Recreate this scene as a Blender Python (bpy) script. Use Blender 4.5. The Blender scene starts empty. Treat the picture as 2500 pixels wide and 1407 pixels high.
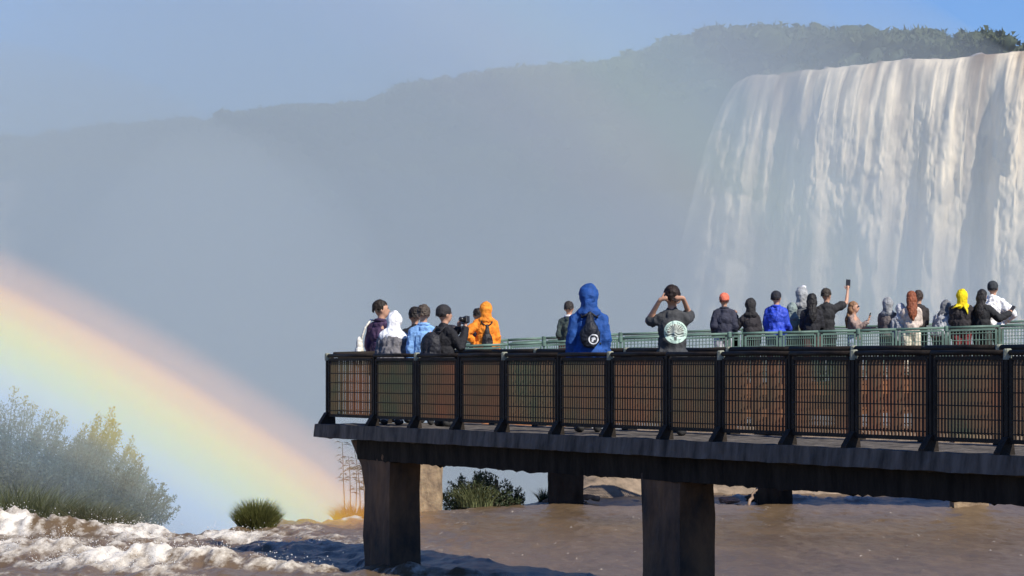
import bpy, bmesh, math, random
import numpy as np
from mathutils import Vector, Matrix
R = math.radians
random.seed(7)
rng = np.random.default_rng(11)
scn = bpy.context.scene
COL = scn.collection

# ------------------------------------------------------------------ camera, sky, sun, exposure
EYE = 2.72                     # eye height over the river, metres
F = 7470.0                     # focal length in pixels of the 2500 px wide photograph
cam_d = bpy.data.cameras.new('camera')
cam = bpy.data.objects.new('camera', cam_d)
COL.objects.link(cam)
cam.location = (0, 0, EYE)
cam.rotation_euler = (R(90), 0, 0)
cam_d.sensor_width = 36.0
cam_d.lens = 36.0 * F / 2500.0
cam_d.shift_y = (885 - 703.5) / 2500.0
cam_d.clip_start = 0.5
cam_d.clip_end = 20000
scn.camera = cam

SUN_AZ, SUN_EL = R(137), R(42)
world = bpy.data.worlds.new('World')
scn.world = world
world.use_nodes = True
wn = world.node_tree.nodes
wl = world.node_tree.links
wn.clear()
sky = wn.new('ShaderNodeTexSky')
sky.sky_type = 'NISHITA'
sky.sun_disc = False
sky.sun_elevation = SUN_EL
sky.sun_rotation = SUN_AZ
sky.altitude = 200
sky.air_density = 1.0
sky.dust_density = 0.2
sky.ozone_density = 4.0
bg = wn.new('ShaderNodeBackground')
bg.inputs['Strength'].default_value = 0.088
wo = wn.new('ShaderNodeOutputWorld')
wb = wn.new('ShaderNodeMix')          # white balance of the photograph: a bluer sky
wb.data_type = 'RGBA'
wb.blend_type = 'MULTIPLY'
wb.inputs['Factor'].default_value = 1.0
wb.inputs[7].default_value = (0.58, 0.81, 1.24, 1)
wl.new(sky.outputs['Color'], wb.inputs[6])
wl.new(wb.outputs[2], bg.inputs['Color'])
wl.new(bg.outputs['Background'], wo.inputs['Surface'])

sun_d = bpy.data.lights.new('sun', 'SUN')
sun_d.energy = 4.8
sun_d.angle = R(0.53)
sun_d.color = (1.0, 0.93, 0.82)
sun = bpy.data.objects.new('sun', sun_d)
COL.objects.link(sun)
S = Vector((math.sin(SUN_AZ) * math.cos(SUN_EL), math.cos(SUN_AZ) * math.cos(SUN_EL), math.sin(SUN_EL)))
sun.rotation_euler = S.to_track_quat('Z', 'Y').to_euler()

vs = scn.view_settings
vs.view_transform = 'Standard'
vs.look = 'None'
vs.exposure = 0.22
vs.gamma = 1.0
vs.use_curve_mapping = False
scn.render.engine = 'CYCLES'
cy = scn.cycles
cy.max_bounces = 6
cy.diffuse_bounces = 3
cy.glossy_bounces = 3
cy.transmission_bounces = 3
cy.volume_bounces = 1
cy.volume_step_rate = 20
cy.volume_max_steps = 4
cy.transparent_max_bounces = 8
cy.sample_clamp_indirect = 4.0
cy.use_denoising = True
try:
    cy.denoiser = 'OPENIMAGEDENOISE'
except Exception:
    pass

# ------------------------------------------------------------------ helpers
def at(px, py, d):
    """the point of the place seen at a photograph pixel, d metres ahead of the eye"""
    return Vector(((px - 1250) / F * d, d, EYE + (885 - py) / F * d))

def tag(o, label=None, cat=None, group=None, kind=None):
    if label: o['label'] = label
    if cat: o['category'] = cat
    if group: o['group'] = group
    if kind: o['kind'] = kind
    return o

def link(name, me, mat=None, parent=None, smooth=False):
    o = bpy.data.objects.new(name, me)
    COL.objects.link(o)
    if mat is not None and len(me.materials) == 0:
        me.materials.append(mat)
    if parent is not None:
        o.parent = parent
    if smooth:
        me.polygons.foreach_set('use_smooth', np.ones(len(me.polygons), dtype=bool))
    return o

def empty(name, loc=(0, 0, 0), rz=0.0, sc=1.0):
    o = bpy.data.objects.new(name, None)
    COL.objects.link(o)
    o.location = loc
    o.rotation_euler = (0, 0, rz)
    o.scale = (sc, sc, sc)
    o.empty_display_size = 0.2
    return o

def _hash(ix, iy, iz, seed):
    n = (ix.astype(np.int64) * 374761393 + iy.astype(np.int64) * 668265263 + iz.astype(np.int64) * 2147483629 + seed * 974634777) & 0xFFFFFFFF
    n = ((n ^ (n >> 13)) * 1274126177) & 0xFFFFFFFF
    n = ((n ^ (n >> 16)) * 2246822519) & 0xFFFFFFFF
    n = n ^ (n >> 15)
    return (n & 0xFFFFFF).astype(np.float64) / 0x7FFFFF - 1.0

def noise3(p, seed=0):
    p = np.asarray(p, dtype=np.float64)
    i = np.floor(p).astype(np.int64)
    f = p - i
    u = f * f * f * (f * (f * 6 - 15) + 10)
    x, y, z = i[:, 0], i[:, 1], i[:, 2]
    r = 0
    for dx in (0, 1):
        wx = u[:, 0] if dx else 1 - u[:, 0]
        for dy in (0, 1):
            wy = u[:, 1] if dy else 1 - u[:, 1]
            for dz in (0, 1):
                wz = u[:, 2] if dz else 1 - u[:, 2]
                r = r + wx * wy * wz * _hash(x + dx, y + dy, z + dz, seed)
    return r

def fbm(p, octaves=4, seed=0, gain=0.5, lac=2.03):
    p = np.asarray(p, dtype=np.float64)
    a, t, r = 1.0, 0.0, 0
    for k in range(octaves):
        r = r + a * noise3(p, seed + 17 * k)
        t += a
        a *= gain
        p = p * lac
    return r / t

class MB:
    """collects shapes; build() links them as one mesh object"""
    def __init__(self):
        self.v = []
        self.f = []
    def add(self, verts, faces):
        b = len(self.v)
        self.v.extend([tuple(q) for q in verts])
        self.f.extend([tuple(i + b for i in q) for q in faces])
    def box(self, c, half, ax=None):
        c = Vector(c)
        X, Y, Z = ax if ax else (Vector((1, 0, 0)), Vector((0, 1, 0)), Vector((0, 0, 1)))
        vs_ = [c + X * (sx * half[0]) + Y * (sy * half[1]) + Z * (sz * half[2]) for sz in (-1, 1) for sy in (-1, 1) for sx in (-1, 1)]
        self.add(vs_, [(0, 2, 3, 1), (4, 5, 7, 6), (0, 1, 5, 4), (2, 6, 7, 3), (0, 4, 6, 2), (1, 3, 7, 5)])
    def bar(self, a, b, hw, hh, up=Vector((0, 0, 1))):
        """rectangular bar from a to b"""
        a, b = Vector(a), Vector(b)
        d = (b - a).normalized()
        side = d.cross(up)
        if side.length < 1e-4:
            side = d.cross(Vector((1, 0, 0)))
        side.normalize()
        u2 = side.cross(d).normalized()
        self.box((a + b) / 2, ((b - a).length / 2, hw, hh), (d, side, u2))
    def tube(self, pts, rad, n=8, cap=True, flat=None):
        pts = [Vector(q) for q in pts]
        if not hasattr(rad, '__len__'):
            rad = [rad] * len(pts)
        rings = []
        prev = None
        for k, q in enumerate(pts):
            if k == 0: t = pts[1] - pts[0]
            elif k == len(pts) - 1: t = pts[-1] - pts[-2]
            else: t = pts[k + 1] - pts[k - 1]
            t.normalize()
            if prev is None:
                ref = Vector((0, 0, 1)) if abs(t.z) < 0.9 else Vector((0, 1, 0))
                x = t.cross(ref).normalized()
            else:
                x = (prev - t * prev.dot(t)).normalized()
            prev = x
            y = t.cross(x)
            rings.append([q + (x * math.cos(2 * math.pi * j / n) + y * math.sin(2 * math.pi * j / n) * (flat or 1.0)) * rad[k] for j in range(n)])
        vv = [q for r in rings for q in r]
        ff = []
        for k in range(len(pts) - 1):
            for j in range(n):
                a = k * n + j
                b = k * n + (j + 1) % n
                ff.append((a, b, b + n, a + n))
        if cap:
            ff.append(tuple(range(n - 1, -1, -1)))
            ff.append(tuple((len(pts) - 1) * n + j for j in range(n)))
        self.add(vv, ff)
    def ell(self, c, r, n=12, m=8, rot=None):
        c = Vector(c)
        vv = [Vector((0, 0, -1))]
        for i in range(1, m):
            th = math.pi * i / m
            for j in range(n):
                ph = 2 * math.pi * j / n
                vv.append(Vector((math.sin(th) * math.cos(ph), math.sin(th) * math.sin(ph), -math.cos(th))))
        vv.append(Vector((0, 0, 1)))
        vv = [Vector((q.x * r[0], q.y * r[1], q.z * r[2])) for q in vv]
        if rot is not None:
            vv = [rot @ q for q in vv]
        vv = [q + c for q in vv]
        ff = []
        for j in range(n):
            ff.append((0, 1 + (j + 1) % n, 1 + j))
            ff.append((len(vv) - 1, 1 + (m - 2) * n + j, 1 + (m - 2) * n + (j + 1) % n))
        for i in range(m - 2):
            for j in range(n):
                a = 1 + i * n + j
                b = 1 + i * n + (j + 1) % n
                ff.append((a, b, b + n, a + n))
        self.add(vv, ff)
    def capsule(self, a, b, ra, rb, n=12):
        a, b = Vector(a), Vector(b)
        d = b - a
        L = d.length
        if L < 1e-6:
            self.ell(a, (ra, ra, ra), n, 8)
            return
        d /= L
        pts, rad = [], []
        for k in range(4):
            t = math.pi / 2 * (k + 0.35) / 4.35
            pts.append(a - d * ra * math.cos(t)); rad.append(ra * math.sin(t))
        pts.append(a); rad.append(ra)
        pts.append(a + d * L * 0.5); rad.append((ra + rb) / 2)
        pts.append(b); rad.append(rb)
        for k in range(3, -1, -1):
            t = math.pi / 2 * (k + 0.35) / 4.35
            pts.append(b + d * rb * math.cos(t)); rad.append(rb * math.sin(t))
        self.tube(pts, rad, n)
    def mesh(self, name):
        me = bpy.data.meshes.new(name)
        me.from_pydata(self.v, [], self.f)
        me.update()
        return me
    def build(self, name, mat, parent=None, smooth=False):
        return link(name, self.mesh(name), mat, parent, smooth)

def np_mesh(name, V, Fq, col=None):
    """mesh from numpy vertex array and quad/tri index array, with an optional colour attribute named tint"""
    me = bpy.data.meshes.new(name)
    V = np.asarray(V, dtype=np.float32)
    Fq = np.asarray(Fq, dtype=np.int32)
    k = Fq.shape[1]
    me.vertices.add(len(V))
    me.vertices.foreach_set('co', V.ravel())
    me.loops.add(Fq.size)
    me.loops.foreach_set('vertex_index', Fq.ravel())
    me.polygons.add(len(Fq))
    me.polygons.foreach_set('loop_start', np.arange(0, Fq.size, k, dtype=np.int32))
    me.polygons.foreach_set('loop_total', np.full(len(Fq), k, dtype=np.int32))
    me.update(calc_edges=True)
    if col is not None:
        a = me.color_attributes.new('tint', 'FLOAT_COLOR', 'POINT')
        c = np.ones((len(V), 4), dtype=np.float32)
        col = np.asarray(col)
        if col.ndim == 1:
            c[:, 0] = c[:, 1] = c[:, 2] = col
        else:
            c[:, :3] = col
        a.data.foreach_set('color', c.ravel())
    return me

def grid_faces(nu, nv):
    i = np.arange(nu - 1)[:, None]
    j = np.arange(nv - 1)[None, :]
    a = (i * nv + j).ravel()
    return np.stack([a, a + nv, a + nv + 1, a + 1], axis=1)

def bm_data(name, mat):
    return None

def mat(name, color, rough=0.7, vary=0.0, vscale=5.0, bump=0.0, bscale=30.0, color2=None, spec=0.5, metal=0.0, attr=False, stretch=None, transl=0.0, detail=4.0):
    m = bpy.data.materials.new(name)
    m.use_nodes = True
    nt = m.node_tree
    N, L = nt.nodes, nt.links
    b = N['Principled BSDF']
    b.inputs['Roughness'].default_value = rough
    b.inputs['Specular IOR Level'].default_value = spec
    b.inputs['Metallic'].default_value = metal
    b.inputs['Base Color'].default_value = (*color, 1)
    out = None
    tc = N.new('ShaderNodeTexCoord')
    mp = N.new('ShaderNodeMapping')
    L.new(tc.outputs['Object'], mp.inputs['Vector'])
    if stretch:
        mp.inputs['Scale'].default_value = stretch
    if vary > 0 or color2 is not None:
        nz = N.new('ShaderNodeTexNoise')
        nz.inputs['Scale'].default_value = vscale
        nz.inputs['Detail'].default_value = detail
        nz.inputs['Roughness'].default_value = 0.6
        L.new(mp.outputs['Vector'], nz.inputs['Vector'])
        rp = N.new('ShaderNodeValToRGB')
        c2 = color2 if color2 is not None else tuple(max(0, c * (1 - vary)) for c in color)
        c1 = color if color2 is not None else tuple(min(1, c * (1 + vary)) for c in color)
        rp.color_ramp.elements[0].position = 0.32
        rp.color_ramp.elements[1].position = 0.68
        rp.color_ramp.elements[0].color = (*c2, 1)
        rp.color_ramp.elements[1].color = (*c1, 1)
        L.new(nz.outputs['Fac'], rp.inputs['Fac'])
        out = rp.outputs['Color']
    if attr:
        at_ = N.new('ShaderNodeAttribute')
        at_.attribute_name = 'tint'
        if out is not None:
            mx = N.new('ShaderNodeMix')
            mx.data_type = 'RGBA'
            mx.blend_type = 'MULTIPLY'
            mx.inputs['Factor'].default_value = 1.0
            L.new(out, mx.inputs[6])
            L.new(at_.outputs['Color'], mx.inputs[7])
            out = mx.outputs[2]
        else:
            out = at_.outputs['Color']
    if out is not None:
        L.new(out, b.inputs['Base Color'])
    if bump > 0:
        n2 = N.new('ShaderNodeTexNoise')
        n2.inputs['Scale'].default_value = bscale
        n2.inputs['Detail'].default_value = 5
        L.new(mp.outputs['Vector'], n2.inputs['Vector'])
        bp = N.new('ShaderNodeBump')
        bp.inputs['Strength'].default_value = bump
        bp.inputs['Distance'].default_value = 0.02
        L.new(n2.outputs['Fac'], bp.inputs['Height'])
        L.new(bp.outputs['Normal'], b.inputs['Normal'])
    if transl > 0:
        tr = N.new('ShaderNodeBsdfTranslucent')
        if out is not None:
            L.new(out, tr.inputs['Color'])
        else:
            tr.inputs['Color'].default_value = (*color, 1)
        ms = N.new('ShaderNodeMixShader')
        ms.inputs['Fac'].default_value = transl
        L.new(b.outputs['BSDF'], ms.inputs[1])
        L.new(tr.outputs['BSDF'], ms.inputs[2])
        L.new(ms.outputs['Shader'], N['Material Output'].inputs['Surface'])
    return m

M = {}
M['paint_dark'] = mat('paint_dark', (0.020, 0.015, 0.011), 0.7, 0.5, 5, 0.3, 50, spec=0.2)
M['paint_green'] = mat('paint_green', (0.10, 0.17, 0.135), 0.55, 0.3, 4, 0.2, 60)
M['paint_cap'] = mat('paint_cap', (0.26, 0.27, 0.20), 0.7, 0.3, 14, 0.3, 60)
M['concrete_wet'] = mat('concrete_wet', (0.17, 0.15, 0.13), 0.8, 0, 5.5, 0.8, 14, color2=(0.035, 0.032, 0.028), stretch=(1, 1, 0.3), spec=0.2, detail=7)
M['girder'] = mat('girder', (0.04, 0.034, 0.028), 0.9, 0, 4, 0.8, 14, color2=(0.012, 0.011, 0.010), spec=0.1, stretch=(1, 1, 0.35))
M['pier'] = mat('pier', (0.17, 0.092, 0.045), 0.85, 0, 2.6, 0.9, 10, color2=(0.03, 0.022, 0.018), stretch=(1, 1, 0.6))
M['pier_warm'] = mat('pier_warm', (0.42, 0.30, 0.17), 0.85, 0, 5, 0.8, 12, color2=(0.16, 0.11, 0.07))
M['concrete_rust'] = mat('concrete_rust', (0.50, 0.20, 0.07), 0.85, 0, 2.0, 0.8, 12, color2=(0.20, 0.10, 0.05))
M['bar'] = mat('rusty_bar', (0.11, 0.04, 0.016), 0.75, 0, 0.9, 0.2, 40, color2=(0.028, 0.036, 0.018), detail=3)
M['deck'] = mat('deck', (0.20, 0.16, 0.13), 0.8, 0.25, 3, 0.5, 20)

# ------------------------------------------------------------------ the river and the brink
LIP = np.array([(-60, 61), (-25, 56), (-13, 53), (-8.7, 51.2), (-6.0, 49.6), (-5.3, 48.4), (-4.5, 49.0), (-3.8, 51.2), (-2.55, 53.0), (-1.27, 56.1), (0.16, 58.5), (0.75, 60.3), (2.5, 63.3), (6, 66), (14, 68), (40, 72), (80, 80)])
def lip_y(x):
    return np.interp(x, LIP[:, 0], LIP[:, 1])

def make_river():
    xs = np.concatenate([np.linspace(-60, -11, 40)[:-1], np.linspace(-11, 13, 520), np.linspace(13, 80, 50)[1:]])
    t1 = np.linspace(0, 0.62, 40)[:-1]
    t2 = np.linspace(0.62, 1.0, 330)
    nx, nt, nd = len(xs), len(t1) + len(t2), 14
    ts = np.concatenate([t1, t2])
    Xg = np.repeat(xs[:, None], nt, 1)
    lipv = lip_y(xs)[:, None] + 0.25 * noise3(np.stack([xs * 1.7, xs * 0, xs * 0], 1), 5)[:, None]
    Yg = -40 + (lipv + 40) * (1 - (1 - ts[None, :]) ** 1.0)
    P = np.stack([Xg.ravel(), Yg.ravel(), np.zeros(Xg.size)], 1)
    # rapids on the left, smoother flow on the right
    rap = np.clip((0.6 - P[:, 0]) / 5.2, 0, 1) * np.clip((P[:, 1] - 30) / 8, 0, 1)
    rap = rap * rap * (3 - 2 * rap)
    e = np.abs(fbm(np.stack([P[:, 0] * 0.45, P[:, 1] * 0.30, P[:, 2]], 1), 4, 3))
    ridge = 1 - np.minimum(e * 3.2, 1)
    w1 = fbm(np.stack([P[:, 0] * 0.5, P[:, 1] * 0.32, P[:, 2]], 1), 4, 21)
    w2 = fbm(np.stack([P[:, 0] * 2.2, P[:, 1] * 1.1, P[:, 2]], 1), 3, 41)
    w3 = fbm(np.stack([P[:, 0] * 7, P[:, 1] * 3.2, P[:, 2]], 1), 2, 71)
    z = w1 * 0.055 + w2 * 0.038 + w3 * 0.018
    z = z + rap * (w1 * 0.07 + ridge ** 2 * 0.045 + w2 * 0.04 + w3 * 0.022)
    # the standing wave by the big shrub
    def lump(cx, cy, rx, ry, h):
        return h * np.exp(-((P[:, 0] - cx) / rx) ** 2 - ((P[:, 1] - cy) / ry) ** 2)
    sw = lump(-9.2, 48.0, 1.9, 1.0, 0.24) + lump(-7.5, 47.8, 1.1, 0.7, 0.22) + lump(-4.9, 40.6, 1.1, 0.7, 0.20) + lump(-3.2, 40.0, 1.0, 0.5, 0.13) + lump(-6.3, 43.5, 1.2, 0.6, 0.12) + lump(-1.2, 39.2, 0.9, 0.4, 0.09)
    w4 = fbm(np.stack([P[:, 0] * 6, P[:, 1] * 3, P[:, 2]], 1), 3, 77)
    z = z + sw * (1 + 0.5 * w2 + 0.45 * w4) + rap * w4 * 0.02
    # foam
    n1 = fbm(np.stack([P[:, 0] * 1.2, P[:, 1] * 0.55, P[:, 2]], 1), 5, 91, 0.6)
    n2 = fbm(np.stack([P[:, 0] * 5, P[:, 1] * 1.6, P[:, 2]], 1), 4, 123, 0.65)
    foam = rap * np.clip(0.75 * ridge + 0.8 * n1 + 0.5 * n2 + 0.06, 0, 1)
    foam = foam + 3.6 * sw * (0.9 + n2 * 1.2 + 0.5 * n1)
    brink = np.exp(-((lip_y(P[:, 0]) - P[:, 1]) / 1.6) ** 2) * np.clip((0.5 - P[:, 0]) / 3.5, 0, 1)
    foam = foam + brink * (0.38 + n2 * 0.9 + 0.4 * n1)
    flat = (1 - rap)
    sp = fbm(np.stack([P[:, 0] * 9, P[:, 1] * 2.6, P[:, 2]], 1), 3, 200, 0.7)
    foam = foam + flat * np.clip((sp - 0.53) * 4.0, 0, 0.6) + flat * np.clip((n1 - 0.45) * 2, 0, 1) * np.clip(n2 + 0.1, 0, 1)
    foam = foam + np.exp(-((P[:, 1] - 60.5) / 1.1) ** 2) * np.clip((P[:, 0] - 3) / 2, 0, 1) * np.clip((n2 + n1 * 0.8) * 2.0 - 0.30, 0, 1)
    for (fx, fy, rx_) in ((5.45, 60.2, 0.55), (6.85, 60.1, 0.45), (4.5, 60.6, 0.3), (8.2, 60.3, 0.5)):
        foam = foam + 1.1 * np.exp(-((P[:, 0] - fx) / rx_) ** 2 - ((P[:, 1] - fy) / 0.5) ** 2) * (0.8 + n2)
        z = z + 0.10 * np.exp(-((P[:, 0] - fx) / rx_) ** 2 - ((P[:, 1] - fy) / 0.4) ** 2)
    foam = np.clip(foam, 0, 1.3)
    z = z + np.clip(foam, 0, 1) * 0.03 * (1 + n2)
    brown = np.clip(0.5 + 0.6 * w1 + 0.25 * n1, 0, 1)
    colr = np.stack([np.clip(foam / 1.3, 0, 1), brown, rap], 1)
    P[:, 2] = z
    # droplets thrown up where the foam is thick
    cand = np.where((foam > 0.75) & (P[:, 0] > -11) & (P[:, 1] > 38))[0]
    pick = rng.choice(cand, min(5000, len(cand)), replace=False) if len(cand) else cand
    dp = P[pick] + np.stack([rng.normal(size=len(pick)) * 0.05, rng.normal(size=len(pick)) * 0.08, rng.exponential(0.055, len(pick)) + 0.01], 1)
    sz = (0.0025 + 0.006 * rng.random(len(pick)) ** 3)[:, None]
    tet = np.array([(1, 1, 1), (-1, -1, 1), (-1, 1, -1), (1, -1, -1)])
    DV = (dp[:, None, :] + tet[None] * sz[:, None, :]).reshape(-1, 3)
    b4 = np.arange(len(pick))[:, None, None] * 4
    DF = (b4 + np.array([(0, 1, 2), (0, 3, 1), (0, 2, 3), (1, 3, 2)])[None]).reshape(-1, 3)
    tag(link('spray_droplets', np_mesh('spray_droplets', DV, DF), mat('droplet', (0.78, 0.76, 0.72), 0.4)), 'white droplets flying off the rapids', 'spray', kind='stuff')
    V = P.reshape(nx, nt, 3)
    C = colr.reshape(nx, nt, 3)
    # the sheet rolls over the brink and falls into the gorge
    rows, cols = [V], [C]
    last = V[:, -1, :]
    for k in range(1, nd + 1):
        q = last.copy()
        s = k / nd
        q[:, 1] += 2.2 * s ** 0.6
        q[:, 2] -= 30 * s ** 2.0 + 0.02
        rows.append(q[:, None, :])
        cols.append(np.tile(np.array([0.8, 0.5, 1.0]), (nx, 1))[:, None, :])
    V = np.concatenate(rows, 1)
    C = np.concatenate(cols, 1)
    nt2 = V.shape[1]
    me = np_mesh('river', V.reshape(-1, 3), grid_faces(nx, nt2), C.reshape(-1, 3))
    m = bpy.data.materials.new('river_water')
    m.use_nodes = True
    N, L = m.node_tree.nodes, m.node_tree.links
    bs = N['Principled BSDF']
    at_ = N.new('ShaderNodeAttribute')
    at_.attribute_name = 'tint'
    sp_ = N.new('ShaderNodeSeparateColor')
    L.new(at_.outputs['Color'], sp_.inputs[0])
    tc = N.new('ShaderNodeTexCoord')
    def tex(scale, st, det=6, rough=0.65):
        mp = N.new('ShaderNodeMapping')
        mp.inputs['Scale'].default_value = st
        L.new(tc.outputs['Object'], mp.inputs['Vector'])
        t = N.new('ShaderNodeTexNoise')
        t.inputs['Scale'].default_value = scale
        t.inputs['Detail'].default_value = det
        t.inputs['Roughness'].default_value = rough
        L.new(mp.outputs['Vector'], t.inputs['Vector'])
        return t.outputs['Fac']
    def mth(op, a, b=None, clamp=False):
        n = N.new('ShaderNodeMath')
        n.operation = op
        n.use_clamp = clamp
        for k, q in enumerate((a, b)):
            if q is None: continue
            if isinstance(q, (int, float)): n.inputs[k].default_value = q
            else: L.new(q, n.inputs[k])
        return n.outputs[0]
    fine = tex(7.0, (1.0, 0.35, 1.6), 8, 0.75)
    # foam breaks up into lace: mask = foam + fine noise, sharpened
    mk = mth('ADD', mth('MULTIPLY', sp_.outputs[0], 1.5), mth('MULTIPLY', mth('SUBTRACT', fine, 0.5), 2.6))
    mk = mth('MULTIPLY', mth('SUBTRACT', mk, 0.42), 0.95, True)
    mk = mth('MULTIPLY', mk, mth('MULTIPLY', sp_.outputs[0], 5.0, True), True)
    wc = N.new('ShaderNodeMix'); wc.data_type = 'RGBA'
    wc.inputs[6].default_value = (0.095, 0.065, 0.038, 1)
    wc.inputs[7].default_value = (0.175, 0.120, 0.068, 1)
    L.new(mth('ADD', mth('MULTIPLY', sp_.outputs[1], 0.7), mth('MULTIPLY', mth('SUBTRACT', tex(1.6, (1, 0.4, 1)), 0.35), 0.9), True), wc.inputs['Factor'])
    fc = N.new('ShaderNodeMix'); fc.data_type = 'RGBA'
    L.new(mk, fc.inputs['Factor'])
    L.new(wc.outputs[2], fc.inputs[6])
    fc.inputs[7].default_value = (0.76, 0.71, 0.62, 1)
    L.new(fc.outputs[2], bs.inputs['Base Color'])
    L.new(mth('ADD', mth('MULTIPLY', mk, 0.45), 0.34), bs.inputs['Roughness'])
    bs.inputs['Specular IOR Level'].default_value = 0.11
    bp = N.new('ShaderNodeBump')
    bp.inputs['Strength'].default_value = 0.55
    bp.inputs['Distance'].default_value = 0.05
    L.new(mth('ADD', tex(4.0, (1.0, 0.5, 1), 6, 0.6), mth('MULTIPLY', mk, 0.35)), bp.inputs['Height'])
    L.new(bp.outputs['Normal'], bs.inputs['Normal'])
    o = link('river', me, m, None, True)
    tag(o, 'brown river with white rapids running to the brink', kind='structure')
make_river()

# ------------------------------------------------------------------ the gorge: floor, cliffs, plateau
CL = np.array([(4200, 298), (3300, 316), (2900, 325), (2600, 331), (2400, 335), (2100, 341), (1840, 349), (1600, 385), (1300, 420), (1000, 452), (700, 490), (300, 530), (0, 552), (-400, 575), (-1200, 600)], dtype=float)
CLX = (CL[:, 0] - 1250) / F * CL[:, 1]
CLY = CL[:, 1]
# arc-length parameter of the cliff edge, right to left
CS = np.concatenate([[0], np.cumsum(np.hypot(np.diff(CLX), np.diff(CLY)))])
LIPZ = EYE + 32.3
def cliff_xy(s):
    return np.interp(s, CS, CLX), np.interp(s, CS, CLY)
def cliff_s_at_px(px):
    return np.interp(-px, -CL[:, 0], CS)

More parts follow.
